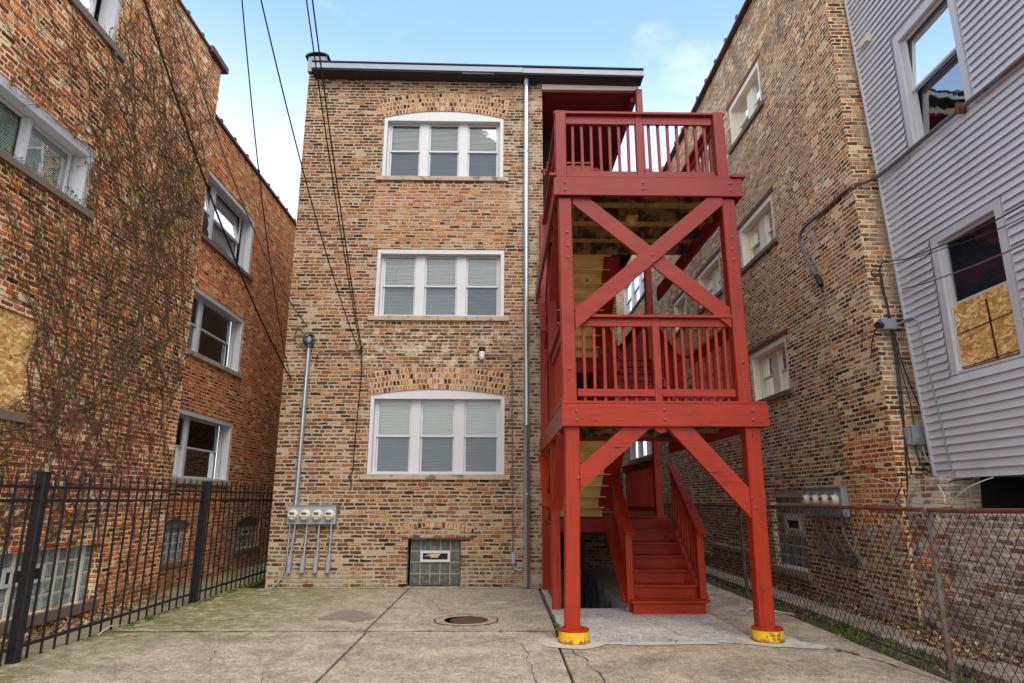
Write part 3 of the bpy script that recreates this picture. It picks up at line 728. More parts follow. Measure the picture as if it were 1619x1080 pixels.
# eave, gutter, chimney stub, downspout
def sz(x): return -.0135 * (x + 4.3)
def xprism(mb, x0, x1, prof):
    i = len(mb.v)
    for x in (x0, x1): mb.v += [(x, y, z + sz(x)) for y, z in prof]
    n = len(prof)
    for k in range(n): mb.f.append((i + k, i + (k + 1) % n, i + n + (k + 1) % n, i + n + k))
    mb.f.append(tuple(i + k for k in range(n))[::-1]); mb.f.append(tuple(i + n + k for k in range(n)))
mb = MB(); xprism(mb, -4.18, .43, [(-.32, 10.765), (-.30, 10.90), (-.17, 10.915), (-.17, 10.765)]); xprism(mb, .434, 3.10, [(-.315, 10.76), (-.295, 10.893), (-.17, 10.91), (-.17, 10.76)])
part('gutter', mb, m_eave, bld)
mb = MB(); xprism(mb, -4.19, 3.08, [(-.30, 10.728), (-.30, 10.762), (-.05, 10.762), (-.003, 10.80), (-.003, 10.70)])
xprism(mb, -4.19, 3.1, [(-.316, 10.918), (-.318, 10.945), (.2, 10.955), (.2, 10.92)])
part('eave_soffit', mb, m_tar, bld)
mb = MB(); xprism(mb, -.9, -.2, [(-.35, 10.70), (-.33, 10.69), (-.31, 10.70)]); mb.v and part('gutter_bracket', mb, m_galv, bld)
mb = MB(); mb.box(-4.36, -3.94, -.05, .5, 10.86, 11.24, .01); ch = part('chimney', mb, m_eave, bld)
mb = MB()
for k in range(7):
    a, b = math.pi * k / 7, math.pi * (k + 1) / 7
    f = lambda t, r, y: (-4.15 - math.cos(t) * r, y, 11.21 + math.sin(t) * r * .42)
    mb.face([f(a, .27, -.1), f(b, .27, -.1), f(b, .27, .55), f(a, .27, .55)]); mb.face([f(a, .27, -.1), f(b, .27, -.1), f(b, .22, -.1), f(a, .22, -.1)])
part('coping_cap', mb, m_tar, ch)
mb = MB(); mb.tube([(.52, -.2, 10.74), (.52, -.12, 10.66), (.515, -.075, 10.55), (.50, -.075, 6.7)], .055, 16); mb.tube([(.50, -.075, 6.74), (.495, -.075, 3.0)], .052, 16)
mb.tube([(.495, -.08, 3.04), (.49, -.08, .04)], .058, 4)
for z in (8.9, 6.72, 5.0, 3.02, 1.7): mb.tube([(.5, -.075, z - .02), (.5, -.075, z + .02)], .062, 16)
part('downspout', mb, m_galv, bld, smooth=False)
# porch recess: ceiling, lintel board, doors
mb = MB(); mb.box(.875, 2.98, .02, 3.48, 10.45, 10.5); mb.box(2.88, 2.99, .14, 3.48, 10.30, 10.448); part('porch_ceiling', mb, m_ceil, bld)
mb = MB(); mb.box(.872, 3.02, .0, .11, 10.505, 10.64, .006); part('lintel_board', mb, m_cream, bld)
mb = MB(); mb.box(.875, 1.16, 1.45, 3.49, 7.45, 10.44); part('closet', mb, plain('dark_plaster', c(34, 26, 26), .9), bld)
for z, h in ((1.32, 2.03), (4.29, 2.01), (7.45, 2.05), (-1.5, 2.05)):
    mb = MB(); x0, x1 = (1.9, 2.75) if z > 0 else (1.15, 2.0); mb.box(x0 + .004, x1 - .004, 3.56, 3.6, z, z + h - .004); dr = part('door', mb, plain('door_paint', c(70, 32, 30), .5), bld)
    mb = MB(); mb.lathe((x0 + .08, 3.56, z + 1.), (0, -1, 0), [(.012, 0), (.012, .03), (.028, .04), (.025, .065), (0, .07)], 12); part('handle', mb, m_galv, dr)

# =================================================================== RED PORCH
por = thing('wooden_porch', (2., -2.4, 0), 'tall red wooden back porch with switchback stairs and cross braces', 'porch')
def P_(name, fn, mat, parent=None, label=None):
    mb = MB(); fn(mb); return part(name, mb, mat, parent or por, label)
def clip(poly, x0, x1, z0, z1):
    def cut(p, f):
        o = []
        for a, b in zip(p, p[1:] + p[:1]):
            fa, fb = f(a), f(b)
            if fa >= 0: o.append(a)
            if fa * fb < 0: t = fa / (fa - fb); o.append((a[0] + (b[0] - a[0]) * t, a[1] + (b[1] - a[1]) * t))
        return o
    for f in (lambda p: p[0] - x0, lambda p: x1 - p[0], lambda p: p[1] - z0, lambda p: z1 - p[1]): poly = cut(poly, f)
    return poly
def board(a, b, w, ext=.5):
    d = Vector((b[0] - a[0], b[1] - a[1])).normalized(); n_ = Vector((-d.y, d.x)) * w / 2
    a = Vector(a) - d * ext; b = Vector(b) + d * ext
    return [tuple(a + n_), tuple(b + n_), tuple(b - n_), tuple(a - n_)]
FY = -4.72
yz = lambda a, b, d: (a, d, b)
# posts
def post(x0, x1, y0, y1, z0, z1): P_('post', lambda m: m.box(x0, x1, y0, y1, z0, z1, .009), red['z'])
def lean(xa, xb, y, w, z0, z1):
    P_('post', lambda m: m.beam((xa, y, z0), (xb, y, z1), w, w, (0, 1, 0), .009), red['z'])
lean(.84, .885, -4.655, .175, .15, 2.47); lean(3.10, 3.12, -4.655, .185, .15, 2.47)
lean(.86, .84, -4.66, .175, 2.77, 5.55); lean(3.06, 3.05, -4.66, .175, 2.77, 5.55)
post(.725, .875, -4.75, -4.60, 5.85, 6.87); post(2.93, 3.08, -4.75, -4.60, 5.85, 6.87)
post(2.96, 3.10, -.06, .08, 0., 10.5); post(.78, .92, -.2, -.06, 0, 7.4); post(.78, .92, -2.42, -2.28, 0, 5.55)
# beams
def beamX(x0, x1, y0, y1, z0, z1): return P_('beam', lambda m: m.box(x0, x1, y0, y1, z0, z1, .006), red['x'])
def beamY(x0, x1, y0, y1, z0, z1): return P_('beam', lambda m: m.box(x0, x1, y0, y1, z0, z1, .006), red['y'])
b1 = beamX(.75, 3.315, -4.80, -4.745, 2.475, 2.755); b2 = beamX(.69, 3.235, -4.80, -4.755, 5.565, 5.835)
beamY(.752, .80, -4.744, -.05, 2.475, 2.755); beamY(3.262, 3.312, -4.744, -.07, 2.475, 2.755)
beamY(.695, .745, -4.754, -.05, 5.56, 5.83); beamY(3.18, 3.23, -4.754, -.07, 5.56, 5.83)
P_('trim_board', lambda m: m.box(.63, .72, -4.83, -3.2, 5.838, 5.875, .004), red['y']); P_('trim_board', lambda m: m.box(3.085, 3.29, -4.83, -4.5, 5.838, 5.875, .004), red['x'])
P_('ledger', lambda m: m.box(.92, 2.95, -2.45, -2.40, 2.50, 2.72, .004), red['x'])
for zt in (1.30, 4.27, 7.43):
    P_('beam', lambda m: m.box(.93, 1.93, -.42, -.37, zt - .28, zt - .035, .005), red['x'])
    P_('beam', lambda m: m.box(1.935, 2.95, -.42, -.37, zt - .28, zt - .035, .005), red['x'])
    P_('beam', lambda m: m.box(2.99, 3.04, .085, 3.45, zt - .28, zt - .035, .005), red['y'])
    def dk(m):
        y = -.43
        while y < 3.4: m.box(.90, 3.06, y, y + .135, zt - .03, zt, .004); y += .142
    P_('deck', dk, red['x'])
    def js(m):
        for x in (1.1, 1.5, 1.9, 2.3, 2.7): m.box(x, x + .04, -.36, 3.4, zt - .24, zt - .033)
    P_('joist', js, m_rawd)
# bolts
def bolt(x, y, z, ax=(0, -1, 0)): P_('bolt', lambda m: m.lathe((x, y, z), ax, [(.021, 0), (.021, .004), (.013, .006), (.012, .016), (0, .018)], 8), m_bolt)
for x, z in ((.93, 2.66), (.93, 2.55), (2.02, 2.68), (2.02, 2.56), (3.12, 2.67), (3.12, 2.56)): bolt(x, -4.80, z)
for x, z in ((.84, 5.75), (.84, 5.64), (1.9, 5.75), (1.9, 5.66), (3.07, 5.75), (3.07, 5.65)): bolt(x, -4.80, z)
for x, z in ((.86, 5.05), (.87, 4.86), (.87, 4.7), (3.06, 5.0), (3.05, 4.83), (3.06, 4.68), (.86, 3.2), (3.07, 3.3)): bolt(x, -4.748, z)
for x, z in ((3.04, 1.62), (3.08, 1.5), (.94, 1.85)): bolt(x, -4.748, z)
# braces
A = clip(board((.96, 5.60), (3.0, 3.86), .205), .945, 2.965, 3.72, 5.562); B = clip(board((.93, 3.84), (2.97, 5.60), .205), .945, 2.965, 3.72, 5.562)
P_('brace', lambda m: m.prism(A, yz, -4.727, -4.685), red['x']); P_('brace', lambda m: m.prism(B, yz, -4.77, -4.7275), red['x'])
bolt(1.98, -4.77, 4.73); bolt(1.99, -4.77, 4.64)
A = clip(board((.97, 1.86), (1.72, 2.50), .225), .965, 1.95, 1.5, 2.472); B = clip(board((3.02, 1.56), (2.2, 2.49), .235), 2.02, 3.015, 1.3, 2.472)
P_('brace', lambda m: m.prism(A, yz, -4.735, -4.66), red['x']); P_('brace', lambda m: m.prism(B, yz, -4.74, -4.66), red['x'])
P_('block', lambda m: m.prism([(1.90, 2.472), (1.93, 2.42), (1.98, 2.40), (2.03, 2.42), (2.06, 2.472)], yz, -4.74, -4.67), red['x'])
# knee braces on the left side
for z in (5.5, 2.42):
    P_('brace', lambda m: m.beam((.80, -4.4, z), (.80, -3.3, z - .95), .04, .16, (1, 0, 0)), red['y'])
    P_('brace', lambda m: m.beam((.80, -.3, z), (.80, -1.4, z - .95), .04, .16, (1, 0, 0)), red['y'])
# landings
def landing(z, x0, x1):
    def dk(m):
        x = x0
        while x < x1 - .05: m.box(x, min(x + .14, x1), -4.738, -2.36, z - .038, z, 0); x += .148
    P_('deck', dk, m_deckb)
    for y in (-4.45, -3.83, -3.16, -2.48): P_('joist', lambda m: m.box(x0 + .04, x1 - .04, y - .025, y + .025, z - .235, z - .042), m_rawd)
P_('trim_board', lambda m: m.box(.752, 3.31, -4.795, -4.74, 2.757, 2.794, .004), red['x']); P_('trim_board', lambda m: m.box(.73, 3.08, -4.79, -4.755, 5.837, 5.868, .004), red['x'])
landing(2.79, .80, 3.26); landing(5.865, .745, 3.18)
# railings
BAL = MB()
def bal(m, x, y, z0, z1, w=.019):
    dx, dy = rnd.uniform(-.004, .004), rnd.uniform(-.004, .004)
    m.beam((x + dx, y, z0), (x - dx, y, z1), w * 2, w * 2, (0, 1, 0), .003)
def rail_front(x0, x1, xm, zt, zc, zb, zlow, nl, nr, capw=.14, capx=None, y=-4.655):
    r = P_('railing', lambda m: (m.box((capx or (x0, x1))[0], (capx or (x0, x1))[1], y - .09, y - .09 + capw, zc, zc + .038, .005),
        m.box(x0, xm - .05, y - .035, y + .0, zt, zc - .004, .004), m.box(xm + .05, x1, y - .035, y + .0, zt, zc - .004, .004),
        m.box(x0, xm - .05, y - .035, y + .0, zb, zb + .095, .004), m.box(xm + .05, x1, y - .035, y, zb, zb + .095, .004)), red['x'])
    P_('mid_post', lambda m: m.box(xm - .048, xm + .048, y - .04, y + .05, zlow, zc - .002, .005), red['z'], r)
    for n_, a, b in ((nl, x0, xm - .05), (nr, xm + .05, x1)):
        for k in range(n_): P_('baluster', lambda m: bal(m, a + (b - a) * (k + .75) / (n_ + .5), y + .021, zlow + .005, zc - .03), red['z'], r)
rail_front(.965, 2.97, 1.99, 3.775, 3.885, 2.865, 2.79, 7, 8)
rail_front(.878, 2.928, 1.90, 6.70, 6.83, 5.885, 5.87, 7, 7, capx=(.71, 3.10))
def rail_side(x, y0, y1, z, n_, zc=1.09, mid=False, each=True, solid=False):
    r = P_('railing', lambda m: (m.box(x - .07, x + .07, y0, y1, z + zc - .038, z + zc, .005), m.box(x - .018, x + .018, y0, y1, z + zc - .15, z + zc - .042, .004),
        m.box(x - .018, x + .018, y0, y1, z + .075, z + .165, .004)), red['y'])
    for k in range(n_):
        y = y0 + (y1 - y0) * (k + .7) / (n_ + .4)
        if each: P_('baluster', lambda m: bal(m, x + .038, y, z + .02, z + zc - .05), red['z'], r)
        else: bal(BAL, x + .038, y, z + .02, z + zc - .05)
for x, z, each in ((.83, 2.79, True), (3.09, 2.79, True), (.80, 5.865, True), (3.0, 5.865, True)):
    rail_side(x, -4.56, -2.42, z, 11, 1.09 if z < 3 else .985)
for z in (1.30, 4.27, 7.43): rail_side(3.01, .1, 3.42, z, 19, 1.08, each=False)
rail_side(.9, -.05, .0, 7.43, 0)
P_('railing', lambda m: (m.box(.93, 1.9, -.44, -.30, 8.44, 8.48, .004), m.box(.93, 1.9, -.40, -.36, 8.28, 8.43, .004)), red['x'])
# stairs
def flight(x0, x1, ya, za, dirn, n, rise, run, mt, mr, boxed=False, rails=(True, True), each=False, uscale=1.):
    """n treads; first nosing at ya, height za + rise; dirn +1 runs away from the camera"""
    y = ya + dirn * run * n; z = za + rise * (n + 1)
    st = P_('stair', lambda m: m.box(x0 + .002, x1 - .002, y + dirn * .004, y + dirn * .024, z - rise + .001, z - .042, 0), mr)
    for x in (x0 - .024, x1 + .024):
        P_('stringer', lambda m: m.beam((x, ya + dirn * run * .75, za + rise * .9 - .02), (x, ya + dirn * run * (n - .2), za + rise * (n + .3) - .10), .045, .27, (1, 0, 0), .004), red['y'], st)
    for k in range(n):
        y = ya + dirn * run * k; z = za + rise * (k + 1); ex = .07 if (boxed and k == 0) else 0
        P_('tread', lambda m: m.box(x0 - ex, x1 + ex, y - dirn * .03, y + dirn * (run + .012), z - .038, z, .006), mt, st)
        P_('riser', lambda m: m.box(x0 + .002 - ex * .6, x1 - .002 + ex * .6, y + dirn * .004, y + dirn * .024, z - rise + .001, z - .039, 0), mr, st)
    for sd, on in zip((0, 1), rails):
        if not on: continue
        x = (x0 - .05, x1 + .05)[sd]; s = rise / run
        zz = lambda y: za + rise + (y - ya) * dirn * s
        yb = ya + dirn * run * (n - .3); y0 = ya + dirn * .18; y00 = ya + dirn * .05
        r = P_('railing', lambda m: (m.beam((x, y00 - dirn * .05, zz(y00 - dirn * .05) + .93), (x, yb, zz(yb) + .93), .14, .04, (0, 0, 1), .005),
            m.beam((x, y0, zz(y0) + .82), (x, yb, zz(yb) + .82), .036, .12, (0, 0, 1), .004), m.beam((x, y0, zz(y0) + .10), (x, yb, zz(yb) + .10), .036, .10, (0, 0, 1), .004)), red['y'])
        zb = za if (sd == 0 or not boxed) else za + rise
        P_('newel', lambda m: m.box(x - .05, x + .05, y0 - .05, y0 + .05, (za + .03 if boxed and sd == 0 else zz(y0) - .2 if not boxed else za + rise * 1.02), zz(y0) + .89, .006), red['z'], r)
        m_ = int(abs(yb - y0) / .16)
        for k in range(m_):
            y = y0 + (yb - y0) * (k + 1) / (m_ + .5)
            o = .035 if sd == 0 else -.035
            if each: P_('baluster', lambda m: bal(m, x + o, y, zz(y) + .02, zz(y) + .9), red['z'], r)
            else: bal(BAL, x + o, y, zz(y) + .02, zz(y) + .9)
    return st
flight(1.96, 2.93, -2.83, 0., 1, 6, .186, .27, red['x'], red['x'], boxed=True, each=True)
flight(.97, 1.86, -.50, 1.30, -1, 7, .186, .268, m_raw, m_raw, rails=(False, True))
flight(1.97, 2.93, -2.36, 2.79, 1, 7, .185, .28, red['x'], red['x'])
flight(.97, 1.86, -.50, 4.27, -1, 8, .1765, .235, m_raw, m_raw, rails=(True, True))
flight(1.97, 2.93, -2.36, 5.865, 1, 8, .1735, .245, red['x'], red['x'])
o = part('baluster', BAL, red['z'], por); o['kind'] = 'stuff'
P_('post_bracket', lambda m: (m.box(1.85, 1.97, -2.72, -2.59, .004, .012), m.box(1.852, 1.858, -2.70, -2.61, .012, .10), m.box(1.962, 1.968, -2.70, -2.61, .012, .10)), m_galv)
def skirt(m):
    y = -2.27
    while y < -.25: m.box(.875, .90, y, y + .13, .03, 1.2, .003); y += .137
P_('skirt_panel', lambda m: (skirt(m), m.box(.84, .93, -2.27, -.21, 1.2, 1.24, .004), m.box(.845, .874, -2.27, -.21, 1.05, 1.17, .004), m.box(.845, .874, -2.27, -.21, .04, .16, .004)), red['z'])
mb = MB()
for k in range(3): mb.lathe((1.9, -3.98 + k * .0, 5.60 - .0), (0, 0, -1), [(.07, 0), (.075, .03), (.06, .09), (.03, .11), (0, .115)], 10); break
mb.box(1.82, 1.98, -4.06, -3.9, 5.60, 5.625, .004)
solo('porch_lamp', mb, m_yellow if 0 else plain('aged_yellow_glass', c(206, 170, 84), .5, var=.3, vs=20.), (1.9, -3.98, 5.6), 'small yellowed lamp under the top landing of the red porch', 'lamp')
def pier(x, y, lab):
    t = thing('concrete_pier', (x, y, 0), lab, 'pier', 'round yellow piers under the porch posts')
    mb = MB(); mb.lathe((x, y, 0), (0, 0, 1), [(.185, .0), (.18, .03), (.176, .125), (.17, .132)], 36); part('yellow_band', mb, m_pier, t)
    mb = MB(); mb.lathe((x, y, 0), (0, 0, 1), [(.178, .1325), (.176, .15), (.15, .158), (0, .158)], 36); part('red_top', mb, red['x'], t)
    return t
pier(.855, -4.70, 'low yellow pier under the left front porch post beside weeds in the joint')
pr_ = pier(3.13, -4.64, 'scuffed yellow pier with black marks under the right front porch post')
mb = MB()
for (a0, a1, z0, z1) in ((-1.95, -1.72, .045, .052), (-1.95, -1.72, .095, .102), (-1.95, -1.93, .05, .1), (-1.74, -1.72, .05, .1), (-1.85, -1.83, .05, .1), (-2.3, -2.05, .055, .062), (-2.35, -2.1, .085, .096), (-2.2, -2.0, .04, .046), (-2.4, -2.2, .11, .116)):
    n_ = 5
    for k in range(n_):
        p, q = a0 + (a1 - a0) * k / n_, a0 + (a1 - a0) * (k + 1) / n_; r = .1865
        mb.face([(3.13 + r * math.cos(p + .6), -4.64 + r * math.sin(p + .6), z0), (3.13 + r * math.cos(q + .6), -4.64 + r * math.sin(q + .6), z0), (3.13 + r * math.cos(q + .6), -4.64 + r * math.sin(q + .6), z1), (3.13 + r * math.cos(p + .6), -4.64 + r * math.sin(p + .6), z1)])
part('black_scuff', mb, m_cable, pr_)

# =================================================================== LEFT BUILDING
XL, XL2 = -6.0, -6.3
FL = lambda u, d, z: (XL - d, u, z)
FL2 = lambda u, d, z: (XL2 - d, u, z)
lb = thing('red_brick_building', (-8, -4, 0), 'red brick building on the left with a vine covered near wall', 'building')
top = (-6.4, -3.97, 8.40, 9.75, 0); upw = (-6.5, -4.03, 5.64, 6.55, 0); brd = (-5.9, -4.57, 2.64, 3.84, 0); gl = (-4.72, -2.47, .16, .95, 0)
mb = MB()
wall(mb, FL, -13, -.58, -.3, 10.5, [top, upw, brd, gl], .25)
mb.face([(XL, -.58, -.3), (XL2 - 4, -.58, -.3), (XL2 - 4, -.58, 10.5), (XL, -.58, 10.5)])
mb.face([(XL, -13, -.3), (-11, -13, -.3), (-11, -13, 10.5), (XL, -13, 10.5)])
part('wall', mb, m_left, lb)
ra = (-.45, 2.74, 7.0, 8.50, 0); rb = (-.45, 2.72, 4.52, 5.87, 0); rc = (-.45, 2.68, 1.99, 3.34, 0); g1 = (-.3, 1.06, .42, 1.1, .12); g2 = (3.5, 5.0, .42, 1.05, .12)
mb = MB(); wall(mb, FL2, -.57, 26, -.3, lambda u: 9.70, [ra, rb, rc, g1, g2], .25)
mb.face([(XL2, 26, -.3), (-11, 26, -.3), (-11, 26, 9.7), (XL2, 26, 9.7)])
part('rear_wall', mb, m_left2, lb)
mb = MB(); mb.face([(XL - .02, -13, 10.3), (-11, -13, 10.3), (-11, -.58, 10.3), (XL - .02, -.58, 10.3)]); mb.face([(XL2 - .02, -.57, 9.5), (-11, -.57, 9.5), (-11, 26, 9.5), (XL2 - .02, 26, 9.5)]); part('roof', mb, m_tar, lb)
mb = MB(); mb.box(XL2 - .12, XL2 + .05, -.56, 26, 9.70, 9.78, .01)
for k in range(34): y = .2 + k * .76; mb.box(XL2 - .13, XL2 + .062, y, y + .09, 9.69, 9.815, .01)
mb.box(XL - .25, XL + .045, -13, -1.2, 10.5, 10.56, .01)
for k in range(18): y = -1.6 - k * .6; mb.box(XL - .26, XL + .055, y, y + .07, 10.49, 10.59, .01)
mb.box(XL - .3, XL + .10, -1.2, -.45, 10.46, 10.60, .012)
part('coping', mb, m_coping, lb)
window(lb, 'window', FL, *upw[:4], dict(WINL, pane=glass_mat('vine_glass', (.92, .97, .94, 1), refl=.02, ripple=.1, fk=.35), blind=plain('green_blind', c(206, 224, 210), .6)), lights=2, mull=.06, border=.10, liner=.03, depth=.19, hung=False, splits=[(-6.25, -5.16), (-5.10, -4.22)], blind=True, sill=(upw[0] - .1, upw[1] + .14, .1, .05), head=.13, label='wide sliding window overgrown by vine tips')
window(lb, 'window', FL, *top[:4], WINL, lights=2, border=.10, liner=.04, depth=.19, splits=[(-6.2, -5.3), (-5.2, -4.25)], blind=False, sill=(top[0] - .1, top[1] + .22, .12, .05), head=.12)
mb = MB(); fbox(mb, FL, brd[0] + .01, brd[1] - .01, .03, .05, brd[2] + .01, brd[3] - .01); part('window_board', mb, m_osb, lb, 'pale chipboard panel covering a window')
mb = MB(); fbox(mb, FL, brd[0] - .05, brd[1] + .06, -.04, .1, brd[2] - .12, brd[2] - .002, .005); part('sill', mb, m_sill_dark, lb)
for r_, lab in ((ra, 'upper rear window with dark cloth at its open sash'), (rb, 'middle rear window'), (rc, 'lower rear window')):
    window(lb, 'window', FL2, *r_[:4], WINL if r_ is ra else WIN, border=.09, liner=.10, depth=.19, splits=[(-.25, .70), (.80, 2.33)], blind=(r_ is not rc), tilt=.11 if r_ is ra else 0, sill=(r_[0] - .02, r_[1] + .07, .10, .06), head=.10, label=lab, skip=())
glass_blocks(lb, FL, gl[0], gl[1], gl[2], gl[3], 11, 4, m_gbl, m_mort, bw=.022, d=.09, vent=(-4.3, -3.55, .53, .76), label='long pale glass block window behind the iron fence')
for u in (-4.15, -3.32, -2.75):
    mb = MB(); fbox(mb, FL, u - .02, u + .02, .062, .088, gl[2], gl[3]); part('mullion', mb, m_mort, lb)
mb = MB(); fbox(mb, FL, gl[0] - .1, gl[1] + .06, -.05, .1, gl[2] - .14, gl[2] - .002, .005); part('sill', mb, m_sill_dark, lb)
for g, vent in ((g1, None), (g2, (4.0, 4.5, .72, .88))):
    glass_blocks(lb, FL2, g[0] + .03, g[1] - .02, g[2] + .02, g[3], 6, 4, m_gbl, m_mort, bw=.02, d=.10, vent=vent)
    arch_fill(lb, FL2, g, m_mortg)
    mb = MB(); fbox(mb, FL2, g[0] - .05, g[1] + .05, -.04, .1, g[2] - .09, g[2] - .002, .005); part('sill', mb, m_sill_dark, lb)
mb = MB()
for k in range(9):
    a, b = -.3 + .3 * k / 9, 0
mb = MB(); random.seed(3)
pts = [(0.05 + rnd.uniform(-.12, .2), rnd.uniform(-.3, .3)) for _ in range(10)]
mb.prism([(.0, 7.05), (.36, 7.02), (.40, 7.14), (.30, 7.22), (.34, 7.36), (.2, 7.55), (.12, 7.42), (.02, 7.60), (-.06, 7.3)], lambda a, b, d: (XL2 - d, a, b), .02, .16)
solo('hanging_cloth', mb, m_cable, (XL2 - .1, .15, 7.05), 'crumpled black cloth stuffed in the open sash of the upper left rear window', 'cloth')

# =================================================================== RIGHT BRICK BUILDING
XP, XR = 5.55, 5.63
FR = lambda u, d, z: (XR + d, u, z)
rbd = thing('tan_brick_building', (8, 2, 0), 'tan and brown brick building on the right with cream paired windows along the gangway', 'building')
ops = []
for z0, z1 in ((3.70, 4.80), (6.82, 7.86), (9.98, 11.08)):
    ops.append((-.36, 1.56, z0, z1, 0)); ops.append((3.0, 4.9, z0, z1, 0)); ops.append((6.2, 7.6, z0, z1, 0)); ops.append((11., 15.9, z0 - .45, z1 + .1, 0))
gr = (-.38, 1.1, .32, 1.70, .12)
mb = MB()
wall(mb, FR, -2.2, 34, -.3, 12.58, ops + [gr], .25)
def leany(z): return -3.5 + .028 * (z - 5.)
n_ = 12
for k in range(n_):
    a, b = -.3 + 12.88 * k / n_, -.3 + 12.88 * (k + 1) / n_
    mb.face([(XP, leany(a), a), (XP, -2.2, a), (XP, -2.2, b), (XP, leany(b), b)])
    mb.face([(XP, leany(a), a), (7.5, leany(a), a), (7.5, leany(b), b), (XP, leany(b), b)])
mb.face([(XP, -2.2, -.3), (XR, -2.2, -.3), (XR, -2.2, 12.58), (XP, -2.2, 12.58)])
mb.face([(XR, 34, -.3), (12, 34, -.3), (12, 34, 12.6), (XR, 34, 12.6)])
part('wall', mb, m_right, rbd)
mb = MB(); mb.face([(XR + .1, -3.4, 12.4), (12, -3.4, 12.4), (12, 34, 12.4), (XR + .1, 34, 12.4)]); part('roof', mb, m_tar, rbd)
mb = MB(); mb.box(XP - .05, XP + .4, -3.35, 34, 12.59, 12.66, .01)
for k in range(44): y = -3. + k * .8; mb.box(XP - .065, XP + .41, y, y + .1, 12.57, 12.72, .01)
part('coping', mb, m_coping, rbd)
for o_ in ops:
    wide = o_[1] - o_[0]
    if wide < 3: window(rbd, 'window', FR, *o_[:4], WINR, lights=2, mull=.34, border=.10, liner=.05, depth=.20, sill=(o_[0] - .12, o_[1] + .1, .10, .06), blind=o_[2] < 9, head=.12)
    else: window(rbd, 'window', FR, *o_[:4], dict(WINR, frame=m_sash), lights=3, mull=.34, border=.10, liner=.05, depth=.10, sill=(o_[0] - .12, o_[1] + .1, .10, .06), blind=False, head=.12)
    mb = MB(); fbox(mb, FR, o_[0] - .12, o_[1] + .12, -.012, .12, o_[3] + .002, o_[3] + .09); part('lintel', mb, m_rust if wide < 3 else m_cream, rbd)
glass_blocks(rbd, FR, gr[0] + .06, gr[1] - .06, gr[2] + .03, gr[3] + .02, 4, 7, m_gbd, m_mort, bw=.03, d=.08, vent=(-.05, .55, 1.02, 1.26), vmat=m_mort, label='tall dark glass block window with a small vent')
mb = MB(); fbox(mb, FR, gr[0] - .1, gr[1] + .1, -.07, .1, gr[2] - .13, gr[2] - .002, .006); part('sill', mb, m_sill, rbd); arch_fill(rbd, FR, gr, m_mort)
mb = MB()
for u0, u1, z in ((5.2, 11, .25), (2.2, 5.1, .5)): fbox(mb, FR, u0, u1, -.06, .05, z - .1, z, .006)
part('ledge', mb, m_sill, rbd)

# =================================================================== SIDING HOUSE
XS = 5.87; S0 = -11.
hs = thing('grey_siding_house', (7.5, -6, 0), 'pale grey vinyl sided house on the far right with one boarded window', 'house')
uw = (-5.70, -4.45, 6.48, 8.30); lw = (-5.82, -4.58, 3.19, 5.06)
def edge(z): return -3.92 + (z - 1.9) * .0625
mb = MB(); z = 1.88; ex = .107
while z < 12.4:
    segs = [(S0, edge(z + .05) - .04)]
    for q in (uw, lw):
        if q[2] - .06 < z + ex / 2 < q[3] + .06:
            segs = [s for a, b in segs for s in ((a, q[0] - .05), (q[1] + .05, b))]
    for a, b in segs:
        mb.face([(XS - .034, a, z), (XS - .034, b, z), (XS - .002, b, z + ex), (XS - .002, a, z + ex)])
        mb.face([(XS - .034, a, z), (XS - .034, b, z), (XS + .004, b, z + .006), (XS + .004, a, z + .006)])
    z += ex
part('siding', mb, m_siding, hs)
mb = MB()
Fs = lambda u, d, z: (XS + .004 + d, u, z)
wall(mb, Fs, S0, -4.0, 1.9, 12.4, [(uw[0], uw[1], uw[2], uw[3], 0), (lw[0], lw[1], lw[2], lw[3], 0)], .1)
mb.face([(XS + .01, -3.95, 1.9), (10, -3.95, 1.9), (10, -3.4, 12.4), (XS + .01, -3.35, 12.4)])
mb.face([(XS, S0, 1.9), (10, S0, 1.9), (10, S0, 12.4), (XS, S0, 12.4)]); mb.face([(XS, S0, 12.4), (10, S0, 12.4), (10, -3.3, 12.4), (XS, -3.3, 12.4)])
mb.face([(XS + .004, S0, 1.895), (10, S0, 1.895), (10, -3.95, 1.895), (XS + .004, -3.95, 1.895)])
part('wall', mb, m_siding, hs)
mb = MB()
mb.beam((XS - .012, edge(1.86) - .02, 1.86), (XS - .012, edge(12.4) - .02, 12.4), .05, .045, (1, 0, 0), .004)
part('corner_trim', mb, m_siding, hs)
Fh = lambda u, d, z: (XS - .03 + d, u, z)
WS = dict(WIN, pane=m_pane_dim, dark=plain('navy_gloom', c(34, 38, 50), .9, var=.4, vs=5.))
window(hs, 'window', Fh, uw[0] - .02, uw[1] + .02, uw[2] - .02, uw[3] + .02, dict(WS, pane=m_pane_sky), tilt=.06, lights=1, border=.115, liner=.03, depth=.09, head=.11, label='upper window with clear dark glass')
w_ = window(hs, 'window', Fh, lw[0] - .02, lw[1] + .02, lw[2] - .02, lw[3] + .02, WS, lights=1, border=.115, liner=.03, depth=.09, head=.11, label='lower window with its bottom sash boarded')
mb = MB(); fbox(mb, Fh, lw[0] + .13, lw[1] - .13, .07, .085, lw[2] + .05, 4.07); part('window_board', mb, m_osb, w_)
mb = MB(); mb.tube([(XS + .036, -5.32, 3.24), (XS + .034, -5.30, 3.98)], .012, 5); mb.tube([(XS + .036, lw[0] + .13, 3.72), (XS + .036, lw[1] - .13, 3.68)], .006, 5); mb.tube([(XS + .036, lw[0] + .13, 3.27), (XS + .036, lw[1] - .13, 3.25)], .006, 5)
part('wire_bar', mb, m_cable, w_)
